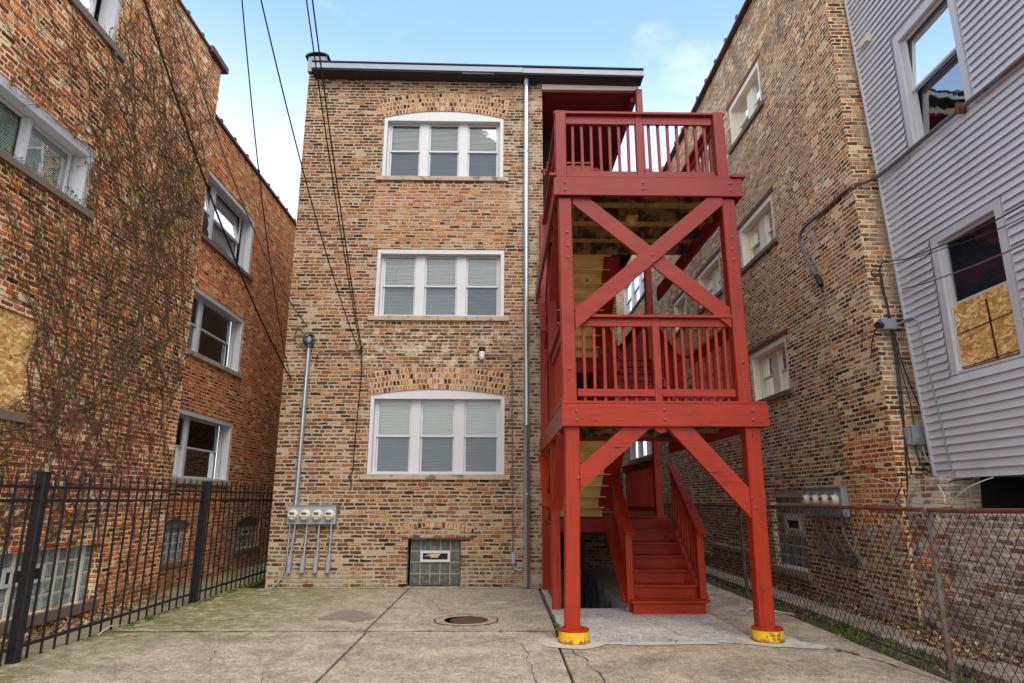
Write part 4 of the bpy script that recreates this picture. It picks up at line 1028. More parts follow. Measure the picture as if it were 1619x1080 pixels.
mb = MB(); mb.box(XS - .06, XS, -3.96, -3.70, 8.70, 8.86, .012); mb.box(XS - .085, XS - .06, -3.94, -3.72, 8.72, 8.84, .008); part('vent_hood', mb, m_meter, hs)
fd = thing('house_foundation', (6, -6, 0), 'rough stained foundation wall with smeared pale mortar under the grey siding house', 'foundation wall')
mb = MB()
NU, NZ = 60, 14
def fx(u, z): return 5.6 + .05 * (mnoise.noise((u * 1.6, z * 2.2, 4.)) + .5 * mnoise.noise((u * 4, z * 5, 1.))) - .06 * max(0, .5 - z)
for i in range(NU):
    for j in range(NZ):
        a, b = -11 + 7.52 * i / NU, -11 + 7.52 * (i + 1) / NU; p, q = -.2 + 1.62 * j / NZ, -.2 + 1.62 * (j + 1) / NZ
        mb.face([(fx(a, p), a, p), (fx(b, p), b, p), (fx(b, q), b, q), (fx(a, q), a, q)])
for i in range(NU):
    a, b = -11 + 7.52 * i / NU, -11 + 7.52 * (i + 1) / NU
    mb.face([(fx(a, 1.42), a, 1.42), (fx(b, 1.42), b, 1.42), (6.05, b, 1.47), (6.05, a, 1.47)])
mb.face([(5.58, -3.5, 1.40), (5.58, -4.22, 1.40), (5.66, -4.3, 1.9), (5.72, -3.5, 1.95)]); mb.face([(5.58, -4.22, 1.40), (5.66, -4.3, 1.9), (6.2, -4.3, 1.9), (6.2, -4.22, 1.4)])
part('wall_face', mb, m_rubble, fd)
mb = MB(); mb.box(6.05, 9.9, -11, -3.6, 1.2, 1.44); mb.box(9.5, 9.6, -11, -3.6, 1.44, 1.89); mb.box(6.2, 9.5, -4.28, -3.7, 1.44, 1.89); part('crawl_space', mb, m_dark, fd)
mb = MB(); mb.box(5.9, 6.02, -5.86, -5.74, 1.44, 1.89, .006); part('support_post', mb, m_siding, fd)

# =================================================================== FENCES
XF = -4.88
ifn = thing('iron_fence', (XF, -2, 0), 'black iron picket fence between the parking pad and the left building', 'fence')
posts = [-9.6, -5.62, -1.66, 2.3, 6.3]
for y in posts:
    mb = MB(); mb.box(XF - .05, XF + .05, y - .05, y + .05, -.05, 1.86, .008); mb.box(XF - .056, XF + .056, y - .056, y + .056, 1.86, 1.88, .006); part('post', mb, m_iron, ifn)
for a, b in zip(posts, posts[1:]):
    for z in (1.72, 1.58, .14):
        mb = MB(); mb.box(XF - .016, XF + .016, a + .051, b - .051, z - .016, z + .016, .004); part('rail', mb, m_iron, ifn)
    y = a + .2
    while y < b - .12:
        j, j2 = rnd.uniform(-.006, .006), rnd.uniform(-.01, .01)
        mb = MB(); mb.beam((XF, y + j, .0), (XF + j2 * .4, y + j2, 1.80), .021, .021, (0, 1, 0), .003)
        mb.lathe((XF + j2 * .4, y + j2, 1.79), (0, 0, 1), [(.011, 0), (.019, .012), (.02, .03), (.012, .045), (.016, .055), (.0, .125)], 6)
        part('picket', mb, m_iron, ifn); y += .212
XC = 4.36
clf = thing('chain_link_fence', (XC, -2, 0), 'rusty chain link fence along the right walkway', 'fence')
mb = MB(); ph = [(XC, -8.5, 1.53), (XC + .005, -6.4, 1.50), (XC, -4, 1.515), (XC + .01, -1, 1.49), (XC, 2, 1.5), (XC, 10, 1.5)]; mb.tube(ph, .024, 10); part('top_rail', mb, m_rust, clf)
for y, tilt in ((-6.02, .05), (-.55, .0), (4.6, 0.)):
    mb = MB(); mb.tube([(XC + .04 - tilt * 1.6, y - tilt * 1.2, -.1), (XC + .03, y + .05, 1.47)], .029, 12); mb.lathe((XC + .03, y + .05, 1.45), (0, 0, 1), [(.044, 0), (.046, .03), (.03, .06), (0, .07)], 12)
    mb.tube([(XC - .03, y + .05, 1.5), (XC + .06, y + .05, 1.5)], .034, 10)
    part('post', mb, m_rpost, clf)
mb = MB(); hs_ = .058; vs_ = .074; zb, zt = .03, 1.53
def wirexyz(y, z): return (XC - .005 + .018 * mnoise.noise((y * 1.3, z * 1.1, 7.)) + .03 * max(0, .35 - z) * mnoise.noise((y * 2.1, 3., 1.)), y + .008 * mnoise.noise((y * 2., z * 2., 2.)), z)
y = -8.6; k = 0; nz = int((zt - zb) / vs_)
while y < 9.5:
    pts = []
    for j in range(nz + 1):
        s = (j % 2)
        p = wirexyz(y + (hs_ if s else 0) * 1.0, zb + j * vs_)
        pts.append((p[0] + (.003 if (j + k) % 2 else -.003), p[1], p[2]))
    mb.tube(pts, .0037, 3, cap=False)
    pts = [(p[0], p[1], p[2]) for p in pts]
    y += hs_ * 2; 
    # the mirrored neighbour that hooks into it
    pts = []
    for j in range(nz + 1):
        p = wirexyz(y + (0 if j % 2 else 0) - (hs_ if j % 2 else 0), zb + j * vs_)
        pts.append((p[0] - (.003 if (j + k) % 2 else -.003), p[1], p[2]))
    mb.tube(pts, .0037, 3, cap=False); k += 1
part('chain_link', mb, m_wire, clf)

# =================================================================== ELECTRIC GEAR ON THE MAIN WALL
em = thing('electric_meter_bank', (-3.5, -.1, 1.3), 'grey bank of four round electric meters on the tan brick wall', 'electric meter')
mb = MB(); mb.box(-3.98, -3.08, -.15, -.01, 1.14, 1.48, .008); mb.box(-4.0, -3.06, -.17, -.0, 1.482, 1.495)
for x in (-3.755, -3.53, -3.305): mb.box(x - .003, x + .003, -.1535, -.15, 1.15, 1.475)
cab = part('cabinet', mb, m_box, em)
for k in range(4):
    x = -3.87 + .225 * k
    mb = MB(); mb.lathe((x, -.15, 1.31), (0, -1, 0), [(.098, 0), (.098, .03), (.09, .034), (.085, .085), (.07, .10), (0, .103)], 28); mt = part('meter', mb, m_meter, em)
    mb = MB(); mb.box(x - .045, x + .045, -.2545, -.252, 1.315, 1.36); mb.box(x - .06, x + .06, -.2555, -.2535, 1.27, 1.285); mb.box(x - .05, x - .015, -.257, -.2555, 1.335, 1.365); part('dial', mb, m_meterd, mt)
    dx = -.055 * (k * .35 - .2)
    xb = x + (.02, .04, .055, .06)[k] - .04
    mb = MB(); mb.tube([(x + .02, -.06, 1.14), (xb, -.06, .56)], .022, 10); mb.tube([(x + .012, -.06, .9), (x + .010, -.06, .94)], .028, 10); cd = part('conduit', mb, m_galv, em)
    mb = MB(); mb.beam((xb, -.07, .57), (xb - .012, -.07, .28), .075, .085, (0, 1, 0), .014); mb.beam((xb, -.07, .60), (xb, -.07, .57), .05, .05, (0, 1, 0), .01); part('conduit_body', mb, m_box, cd)
mb = MB(); mb.tube([(-3.95, -.04, 1.14), (-3.96, -.04, .55), (-3.99, -.05, .30), (-4.06, -.08, .14), (-4.16, -.16, .03)], .014, 8); mb.box(-4.19, -4.13, -.19, -.12, .0, .05, .01); part('ground_wire', mb, m_galv, em)
sm = thing('service_mast', (-3.84, -.1, 1.5), 'tall grey electric service pipe rising up the tan wall to coiled cables', 'conduit')
mb = MB(); mb.tube([(-3.86, -.08, 1.49), (-3.855, -.08, 2.2), (-3.84, -.09, 4.62)], .043, 14); mb.tube([(-3.86, -.08, 1.5), (-3.86, -.08, 1.58)], .055, 14)
for z in (2.0, 2.75, 3.9): mb.tube([(-3.852, -.08, z), (-3.852, -.08, z + .03)], .052, 14)
for z in (2.02, 3.92): mb.box(-3.93, -3.78, -.03, 0, z - .015, z + .02)
part('pipe', mb, m_galv, sm)
mb = MB(); mb.lathe((-3.84, -.09, 4.6), (.1, -.25, 1), [(.05, 0), (.062, .03), (.062, .10), (.04, .15), (0, .16)], 14); part('weatherhead', mb, m_box, sm)
mb = MB()
def coil(cx, cz, r, y, ph=0, n=22, turns=1., squ=1.): return [(cx + r * math.cos(ph + 2 * math.pi * turns * k / n), y - .02 * math.sin(k), cz + squ * r * math.sin(ph + 2 * math.pi * turns * k / n)) for k in range(n + 1)]
for q in ((-3.83, 4.68, .115, -.16, 0), (-3.84, 4.70, .09, -.2, 1), (-3.82, 4.66, .10, -.13, 2), (-3.83, 4.67, .075, -.18, 3)): mb.tube(coil(q[0], q[1], q[2], q[3], q[4], squ=1.25), .011, 6)
mb.tube([(-3.86, -.15, 4.65), (-3.98, -.16, 4.55), (-4.1, -.14, 4.62), (-4.13, -.12, 4.8), (-4.08, -.1, 4.95), (-3.95, -.1, 4.98)], .012, 6)
mb.tube([(-3.86, -.13, 4.72), (-3.95, -.16, 4.78), (-4.0, -.14, 4.9), (-3.9, -.12, 4.98)], .01, 6)
part('cable_coil', mb, plain('dark_blue_cable', c(38, 44, 54), .45), sm)
wl = thing('wall_lamp', (-.39, -.1, 4.4), 'small jelly jar wall lamp beside the pipe above the lower arched window', 'lamp')
mb = MB(); mb.lathe((-.39, -.09, 4.56), (0, 0, -1), [(0, 0), (.06, .0), (.065, .02), (.065, .085), (.06, .09)], 18); mb.box(-.42, -.36, -.06, 0, 4.47, 4.55, .005); part('cap', mb, m_cable, wl)
mb = MB(); mb.lathe((-.39, -.09, 4.47), (0, 0, -1), [(.056, 0), (.06, .03), (.055, .12), (.04, .16), (0, .165)], 18); part('glass_jar', mb, m_glow, wl)
def cable(name, pts, r, label, mat=m_cable, cat='cable', sag=0., n=14, group=None):
    P = []
    for a, b in zip(pts, pts[1:]):
        a, b = Vector(a), Vector(b)
        for k in range(n): t = k / n; q = a.lerp(b, t); q.z -= sag * 4 * t * (1 - t); P.append(q)
    P.append(Vector(pts[-1])); mb = MB(); mb.tube(P, r, 6)
    return solo(name, mb, mat, tuple(P[-1]), label, cat, group)
def smooth(pts, n=8):
    P = [Vector(p) for p in pts]; out = []
    for i in range(len(P) - 1):
        p0, p1, p2, p3 = P[max(i - 1, 0)], P[i], P[i + 1], P[min(i + 2, len(P) - 1)]
        for k in range(n):
            t = k / n; out.append(.5 * ((2 * p1) + (p2 - p0) * t + (2 * p0 - 5 * p1 + 4 * p2 - p3) * t * t + (3 * p1 - p0 - 3 * p2 + p3) * t ** 3))
    out.append(P[-1]); return out
def wire(name, pts, r, label, mat=m_cable, cat='cable', n=8, group=None):
    mb = MB(); P = smooth(pts, n); mb.tube(P, r, 6); return solo(name, mb, mat, tuple(P[0]), label, cat, group)
wire('lamp_conduit', [(-.33, -.035, 4.42), (-.05, -.035, 4.41), (.12, -.035, 4.42), (.2, -.035, 4.36), (.21, -.035, 4.2), (.215, -.03, 3.0), (.22, -.03, 1.8), (.235, -.03, .62)], .013, 'thin grey conduit running from the wall lamp down beside the downspout', m_cableg, 'conduit')
mb = MB(); mb.box(.20, .28, -.07, 0, .44, .64, .008); mb.tube(smooth([(.24, -.04, .44), (.26, -.04, .36), (.33, -.05, .33), (.42, -.05, .34)]), .015, 8)
solo('outlet_box', mb, m_box, (.24, 0, .5), 'small grey outlet box low on the wall beside the downspout', 'outlet box')
# overhead service drops: from the wall, over the yard, to a pole behind the viewpoint
def drop(end, q, r, label, sag, mat=m_cable):
    e = Vector(end); q = Vector(q); far = q + (q - e) * 1.25 + Vector((0, 0, -.3))
    P = []
    n = 26
    for k in range(n + 1):
        t = k / n; p = q.lerp(e, t); p.z -= sag * 4 * t * (1 - t); P.append(p)
    d = (P[0] - P[1]).normalized(); P = [P[0] + d * 7] + P
    mb = MB(); mb.tube(P, r * .82, 6); solo('overhead_cable', mb, mat, tuple(e), label, 'cable', 'overhead cables crossing the yard')
drop((-4.16, -.05, 3.91), (-4.74, -5.42, 8.0), .021, 'thickest black overhead cable, leftmost at the top, ending low on the tan wall corner', .35)
drop((-4.2, -.05, 4.02), (-3.45, -5.45, 8.0), .011, 'thin black overhead cable crossing the sky right of the red brick roof corner', .42)
drop((-2.89, -.05, 4.57), (-3.2, -5.45, 8.0), .013, 'black overhead cable passing the tan building roof corner on its left', .28)
drop((-2.84, -.05, 4.60), (-2.6, -5.46, 8.0), .012, 'left one of the paired overhead cables in front of the chimney cap', .12)
drop((-2.79, -.05, 4.48), (-2.52, -5.47, 8.0), .013, 'right one of the paired overhead cables in front of the chimney cap', .12)
drop((-3.9, -.1, 4.97), (-4.35, -5.43, 8.0), .016, 'grey twisted overhead cable over the red brick wall to the service pipe', .50, m_cableg)
wire('hanging_cable', [(-2.80, -.03, 4.48), (-2.78, -.03, 4.0), (-2.81, -.03, 3.2), (-2.83, -.03, 2.6), (-2.84, -.03, 2.15), (-2.9, -.03, 2.02), (-2.86, -.03, 1.95), (-2.86, -.03, 1.78)], .010, 'black cable hanging down the tan wall left of the lower arched window')
mb = MB()
for q in ((-2.86, 4.55, .06, .3), (-2.78, 4.46, .075, 1.3), (-2.84, 4.62, .07, 2.2)): mb.tube(coil(q[0], q[1], q[2], -.05, q[3], squ=.9), .006, 5)
mb.box(-2.83, -2.79, -.05, 0, 4.44, 4.58, .004); solo('cable_knot', mb, m_cable, (-2.81, 0, 4.5), 'tangle of black cable loops fixed to the tan wall between mast and arched window', 'cable')
wire('branch_cable', [(-2.86, -.03, 4.5), (-3.1, -.03, 4.46), (-3.55, -.03, 4.46), (-3.66, -.03, 4.42), (-3.69, -.03, 4.3), (-3.69, -.03, 4.12)], .009, 'short dark cable branching left towards the service pipe')

# =================================================================== GEAR ON THE RIGHT WALL
rm = thing('side_meter_bank', (5.55, -1.5, 1.5), 'grey meter cabinet with a row of meters on the right brick wall behind the fence', 'electric meter')
mb = MB(); mb.box(5.44, 5.62, -2.19, -.84, 1.50, 1.79, .008); mb.box(5.42, 5.62, -2.2, -.82, 1.792, 1.81); mb.box(5.46, 5.62, -2.17, -.86, 1.34, 1.495, .006); part('cabinet', mb, m_box, rm)
for k in range(4):
    y = -1.02 - .33 * k
    mb = MB(); mb.lathe((5.44, y, 1.60), (-1, 0, 0), [(.09, 0), (.09, .03), (.08, .035), (.076, .09), (0, .10)], 22); mt = part('meter', mb, m_meter, rm)
    mb = MB(); mb.box(5.334, 5.342, y - .05, y + .05, 1.60, 1.64); part('dial', mb, m_meterd, mt)
    mb = MB(); mb.box(5.4385, 5.4395, y - .05, y + .03, 1.70, 1.735); part('tag_plate', mb, m_white, rm)
for k in range(4):
    y = -1.1 - .3 * k; mb = MB(); mb.tube(smooth([(5.50, y, 1.34), (5.50, y - .05, 1.05), (5.52, y - .35, .72), (5.54, -2.3, .62 + .06 * k)]), .024, 8); part('conduit', mb, m_cableg, rm)
big = thing('bent_conduit', (5.5, -3, 6.4), 'thick grey bent conduit sloping across the siding house and the tan brick wall', 'conduit')
mb = MB(); mb.tube(smooth([(5.52, -2.12, 5.28), (5.51, -1.95, 5.6), (5.50, -1.68, 6.1), (5.50, -1.64, 6.3), (5.50, -1.85, 6.42), (5.52, -2.6, 6.43), (5.56, -3.4, 6.45), (5.78, -3.75, 6.45), (5.80, -5.2, 6.43), (5.80, -8., 6.36)], 6), .031, 12); part('pipe', mb, m_post, big)
mb = MB(); mb.tube([(5.80, -5.52, 6.42), (5.80, -5.62, 6.42)], .05, 12); mb.box(5.74, 5.86, -5.59, -5.55, 6.36, 6.5, .006); part('coupling', mb, m_rust, big)
mb = MB(); mb.tube([(5.52, -2.18, 5.2), (5.52, -2.05, 5.42)], .047, 12); part('coupling', mb, m_cable, big)
cam_ = thing('security_camera', (5.6, -3.6, 4.1), 'black bullet camera on a square grey box at the brick corner', 'camera')
mb = MB(); mb.box(5.58, 5.80, -3.66, -3.55, 4.04, 4.20, .008); part('junction_box', mb, m_box, cam_)
mb = MB(); mb.lathe((5.58, -3.66, 4.09), (-.8, -.55, -.12), [(.02, 0), (.045, .02), (.045, .13), (.05, .135), (.05, .15), (0, .145)], 14); part('camera_body', mb, m_iron, cam_)
mb = MB(); mb.tube(smooth([(5.52, -3.60, 4.06), (5.50, -3.5, 3.9), (5.52, -3.4, 3.72)]), .008, 5); part('lead', mb, m_cable, cam_)
wire('siding_conduit', [(5.80, -3.62, 4.10), (5.83, -3.9, 4.12), (5.84, -4.02, 4.1), (5.84, -4.09, 4.0), (5.84, -4.12, 3.6), (5.84, -4.22, 2.9), (5.84, -4.30, 2.1), (5.84, -4.36, 1.9)], .018, 'thin bent metal conduit running down the grey siding near the brick corner', m_galv, 'conduit')
ub = thing('utility_box', (5.9, -3.6, 2.5), 'grey cable cabinet on the brick corner beside the siding edge', 'utility box')
mb = MB(); mb.box(5.76, 6.07, -3.72, -3.57, 2.35, 2.62, .008); part('cabinet', mb, m_box, ub)
mb = MB(); mb.box(5.78, 6.05, -3.727, -3.722, 2.37, 2.60); mb.box(5.90, 5.93, -3.745, -3.727, 2.47, 2.50, .004); part('door', mb, m_box, ub)
mb = MB(); mb.box(5.72, 5.755, -3.7, -3.6, 2.36, 2.6, .004); part('side_bracket', mb, m_galv, ub)
RC = 'cables bundled down the right brick corner'
yb_ = -3.60
wire('corner_cable', [(5.70, yb_, 5.0), (5.69, yb_, 4.7), (5.74, yb_, 4.3), (5.77, yb_, 3.8), (5.76, yb_, 3.0), (5.70, yb_, 2.2), (5.66, yb_, 1.7)], .012, 'thicker black cable dropping straight down the brick corner to the fence', group=RC)
wire('corner_cable', [(5.71, yb_, 4.9), (5.73, yb_, 4.5), (5.78, yb_, 4.05), (5.83, yb_, 3.6), (5.94, yb_, 3.1), (6.02, yb_ - .1, 2.64)], .010, 'black cable slanting from the corner bracket to the utility box', group=RC)
wire('corner_cable', [(5.74, yb_, 4.55), (5.76, yb_, 4.15), (5.80, yb_, 3.5), (5.87, yb_, 3.0), (5.88, yb_, 2.64)], .007, 'thin black cable falling to the middle of the utility box', group=RC)
wire('corner_cable', [(5.72, yb_, 4.3), (5.74, yb_, 3.6), (5.72, yb_, 2.9), (5.73, yb_, 2.3), (5.74, yb_, 1.9), (5.68, yb_, 1.55)], .008, 'thin black cable hanging left of the utility box', group=RC)
wire('loop_cable', [(5.70, yb_, 4.9), (5.60, yb_, 4.86), (5.56, yb_, 4.92), (5.62, yb_, 4.99), (5.70, yb_, 4.92)], .009, 'small black cable loop at the bracket near the top of the corner bundle')
wire('loop_cable', [(5.97, -3.62, 4.66), (5.96, -3.66, 4.45), (6.08, -3.75, 4.35), (6.06, -3.75, 4.2), (5.90, -3.66, 4.18), (5.76, yb_, 4.2)], .007, 'thin black cable looping over the siding edge above the camera box')
wire('drop_cable', [(5.70, yb_, 5.0), (5.66, -3.75, 5.03), (5.60, -4.1, 4.93), (5.53, -4.8, 4.76), (5.3, -6.78, 4.52), (4.95, -9.8, 4.5)], .009, 'upper overhead cable crossing the dark glass of the boarded siding window', m_cable)
wire('drop_cable', [(5.70, yb_, 4.97), (5.66, -3.75, 4.98), (5.60, -4.2, 4.86), (5.5, -5.2, 4.66), (5.3, -6.75, 4.40), (4.95, -9.8, 4.3)], .006, 'thinnest of the overhead cables crossing the boarded siding window', m_cable)
wire('drop_cable', [(5.97, -3.62, 4.66), (5.75, -4.07, 4.53), (5.62, -4.85, 4.38), (5.3, -6.69, 4.13), (4.95, -9.8, 4.0)], .009, 'lowest overhead cable crossing the boarded siding window just above the chipboard', m_cableg)
wire('white_wire', [(5.54, -2.1, 1.98), (5.53, -2.6, 1.98), (5.53, -3.1, 1.9), (5.55, -3.45, 1.8), (5.6, -3.6, 1.62), (5.56, -3.6, 1.42)], .008, 'white wire arcing across the brick corner above the rusty fence rail', m_cablew, 'wire')
wire('grey_wire', [(5.60, 5, 2.25), (5.60, 1.2, 2.08), (5.59, -.4, 2.02), (5.59, -1.3, 2.0), (5.59, -2.15, 2.08)], .010, 'long dark wire sagging along the right brick wall above the meters', m_cable, 'wire')
wire('tangled_wire', [(5.53, -2.3, 2.02), (5.54, -3.0, 2.06), (5.6, -3.58, 1.98), (5.8, -3.62, 1.80), (5.75, -3.66, 1.6), (5.58, -3.6, 1.5), (5.5, -3.3, 1.45)], .007, 'thin dark wire wandering around the corner below the utility box', m_cable, 'wire')
wire('tangled_wire', [(5.82, -3.66, 2.35), (5.83, -3.7, 2.1), (5.95, -3.75, 1.95), (6.02, -3.78, 2.05), (6.0, -3.74, 2.3)], .012, 'black cable hanging in a deep loop under the utility box', m_cable, 'wire')
wire('tangled_wire', [(5.90, -3.68, 2.35), (5.92, -3.72, 2.15), (6.0, -3.76, 2.0), (5.97, -3.78, 1.92), (5.88, -3.76, 1.96)], .008, 'white cable hooked below the utility box', m_cablew, 'wire')
wire('tangled_wire', [(5.78, -3.68, 2.05), (5.85, -3.9, 1.86), (5.8, -4.1, 1.78), (5.8, -4.35, 1.84), (5.82, -4.7, 1.86)], .008, 'black wire tucked under the bottom edge of the siding', m_cable, 'wire')
wire('tangled_wire', [(5.7, -4.1, 1.9), (5.62, -4.4, 1.68), (5.58, -4.5, 1.56), (5.60, -4.9, 1.75), (5.7, -5.2, 1.86)], .007, 'pale wire sagging across the dark opening under the siding', m_cablew, 'wire')
wire('tangled_wire', [(5.60, -3.6, 1.9), (5.56, -3.6, 1.75), (5.50, -3.55, 1.6), (5.56, -3.58, 1.5), (5.62, -3.6, 1.6), (5.60, -3.6, 1.75)], .008, 'black wire curled just above the fence rail at the brick corner', m_cable, 'wire')
wire('plastic_strap', [(3.62, -2.62, .005), (3.75, -2.5, .03), (4.0, -2.62, .02), (4.2, -2.9, .006)], .008, 'white plastic strap lying on the walkway beside the right porch post', m_cablew, 'strap')
wire('garden_wire', [(XF + .05, -4.3, .0), (XF + .1, -4.15, .08), (XF + .08, -3.9, .05), (XF + .02, -3.7, .005)], .006, 'short white wire at the foot of the iron fence', m_cablew, 'wire')

# =================================================================== VINE ON THE LEFT WALL
vine = thing('climbing_vine', (XL + .02, -4.4, 0), 'bare climbing vine with small yellow green buds spread over the red brick wall', 'vine')
SM, LM = MB(), MB()
vr = random.Random(21)
def blocked(y, z):
    for a, b, p, q, _ in (upw, top, gl, brd): 
        if a + .25 < y < b - .1 and p + .1 < z < q - .1: return True
    return False
def leafat(p, n_):
    for _ in range(n_):
        s = vr.uniform(.016, .042); a = vr.uniform(0, 6.28); dy, dz = math.cos(a), math.sin(a)
        x = p[0] + vr.uniform(.004, .03); o = Vector((x, p[1] + vr.uniform(-.03, .03), p[2] + vr.uniform(-.03, .03)))
        t = Vector((vr.uniform(-.3, .6), dy, dz)).normalized(); w = Vector((vr.uniform(-.4, .6), -dz, dy)).normalized()
        LM.face([o - t * s, o + w * s * .6, o + t * s, o - w * s * .6])
def grow(y, z, ang, r, steps, depth):
    pts = [Vector((XL + .008 + r, y, z))]; kids = []
    for k in range(steps):
        ang += vr.gauss(0, .22)
        ang += (.0 - ang) * .05 if depth < 2 else 0
        st = .10; y += math.sin(ang) * st; z += math.cos(ang) * st
        if y > -.62 or z > 10.42 or z < .1: break
        if blocked(y, z) and vr.random() < .75: break
        pts.append(Vector((XL + .006 + r * .8 + abs(vr.gauss(0, .004)), y, z)))
        dens = 1.1 if -5.4 < y < -1.5 else .8
        if vr.random() < (.17 if depth == 0 else .095 if depth == 1 else .05) * dens and depth < 4:
            kids.append((y, z, ang + vr.choice((-1, 1)) * vr.uniform(.4, 1.2), r * .62, int(steps * vr.uniform(.35, .8)), depth + 1))
        if vr.random() < (.02 + .045 * (depth >= 1)): leafat(pts[-1], 1)
    if len(pts) > 2:
        SM.tube(pts, max(r, .0034), 4, cap=False, taper=max(r * .45, .0025))
        if depth >= 2 and vr.random() < .5: leafat(pts[-1], 1)
    for kd in kids:
        if len(SM.f) < 110000: grow(*kd)
for y0, a in ((-1.6, -.5), (-2.6, .15), (-3.3, -.35), (-3.9, .25), (-4.4, .0), (-5.0, -.3), (-5.5, .25), (-6.4, .1)):
    grow(y0, .9 if -4.7 < y0 < -2.4 else .25, a, .012, 92, 0)
for _ in range(72): grow(vr.uniform(-7.0, -.8), vr.uniform(1.4, 9.9), vr.uniform(-1.5, 1.5), .0045, 26, 2)
for _ in range(16): grow(vr.uniform(-5.5, -1.2), vr.uniform(4.5, 8.), vr.uniform(-.5, .5), .007, 40, 1)
for y0, z0, a in ((-6.6, 1.5, 1.45), (-6.0, 2.2, 1.2), (-6.2, 1.75, 1.6), (-5.4, 1.6, 1.3), (-3.0, 1.4, -1.2)): grow(y0, z0, a, .012, 46, 1)
part('stem', SM, m_stem, vine); part('leaf', LM, m_leaf, vine, recalc=False)

# =================================================================== WEEDS AND LITTER
def scatter_weeds(name, spots, label):
    mb = MB(); g = random.Random(5)
    for x, y, rad, n_, hh in spots:
        for _ in range(n_):
            a, d = g.uniform(0, 6.28), rad * math.sqrt(g.random()); px, py = x + d * math.cos(a), y + d * math.sin(a) * 1.3
            h = hh * g.uniform(.3, 1.); b = g.uniform(0, 6.28); w = g.uniform(.006, .016); t = g.uniform(.1, .9) * h
            u = Vector((math.cos(b), math.sin(b), 0)); v = Vector((-u.y, u.x, 0)); o = Vector((px, py, -.02))
            if g.random() < .55:
                mb.face([o - v * w * .4, o + v * w * .4, o + u * t * .5 + v * w * .3 + Vector((0, 0, h * .7)), o + u * t + Vector((0, 0, h))])
            else:
                q = o + u * t * .5 + Vector((0, 0, h * .55)); s = g.uniform(.012, .026)
                mb.face([q - u * s, q + v * s * .7 + Vector((0, 0, s * .4)), q + u * s + Vector((0, 0, s * .3)), q - v * s * .7])
    me = make_mesh(name, mb, m_weed, (0, 0, 0), recalc=False); o = bpy.data.objects.new(name, me); col.objects.link(o)
    o['kind'] = 'stuff'; o['label'] = label; o['category'] = 'weeds'
g_ = random.Random(9); sp = []
y = -6.6
while y < 6:
    dn = max(0., mnoise.noise((y * 1.1, 2., 3.)) + .35); big_ = 2.2 if -4.9 < y < -3.6 else 1.
    if y > -.9: dn *= .6
    sp.append((4.22 + g_.uniform(-.06, .12), y, .10, int(34 * dn * big_), .09 + .05 * (big_ > 1))); y += .13
sp += [(4.5 + g_.uniform(-.1, .1), g_.uniform(-5.5, 2), .09, 34, .10) for _ in range(14)]
sp += [(5.35, g_.uniform(-5.2, -1.5), .10, 34, .10) for _ in range(6)]
scatter_weeds('weeds', sp, 'green weeds along the foot of the chain link fence')
sp = [(.73, -2.9 - .14 * k, .035, 26, .055) for k in range(12) if k not in (3, 4)]
sp += [(.0, -4.05, .04, 20, .04), (1.98, -4.68, .07, 40, .05), (3.72, -5.15, .05, 40, .05), (3.78, -5.3, .05, 40, .05)]
sp += [(XF + .1 + g_.uniform(-.06, .06), yy, .05, int(g_.uniform(6, 26)), .06) for yy in [-4.5 + .17 * k for k in range(34)]] + [(XF + .13, -1.5, .09, 40, .09), (XF + .12, -.4, .09, 40, .08), (XF + .1, -3.2, .06, 50, .1)]
scatter_weeds('joint_weeds', sp, 'small green tufts in the slab joints and under the iron fence')
def litter(name, spots, label):
    mb = MB(); g = random.Random(15)
    for x0, x1, y0, y1, n_, zz, ss in spots:
        for _ in range(n_):
            o = Vector((g.uniform(x0, x1), g.uniform(y0, y1), zz + g.uniform(0, .04))); s = g.uniform(.4, 1.) * ss; a = g.uniform(0, 6.28)
            u = Vector((math.cos(a), math.sin(a), g.uniform(-.5, .5))); v = Vector((-math.sin(a), math.cos(a), g.uniform(-.5, .5)))
            mb.face([o - u * s, o - v * s * .55, o + u * s + Vector((0, 0, s * .4)), o + v * s * .55])
    me = make_mesh(name, mb, m_litter, (0, 0, 0), recalc=False); o = bpy.data.objects.new(name, me); col.objects.link(o)
    o['kind'] = 'stuff'; o['label'] = label; o['category'] = 'litter'
litter('leaf_litter', [(-4.6, .6, -6.6, -.1, 60, .006, .012), (.8, 3.9, -6.4, -2.9, 40, .006, .012), (-5.98, -5.55, -7, -2.0, 900, -.04, .05), (-5.95, -5.7, -2, -.6, 120, -.04, .04), (5.2, 5.58, -7, -1., 620, -.04, .05), (4.4, 4.8, -7, 5, 420, -.09, .035), (5.2, 5.6, -1, 8, 300, -.05, .04), (4.14, 4.4, -7, 3, 260, -.1, .03), (-6.2, -5.9, 0, 6, 80, -.04, .04), (-4.92, -4.2, 1, 4, 60, -.1, .04), (4.15, 4.19, -1, 6, 60, -.01, .02), (4.95, 5.3, -5.6, -4.2, 200, -.02, .06)], 'dry brown leaves and bits gathered along the wall bases')

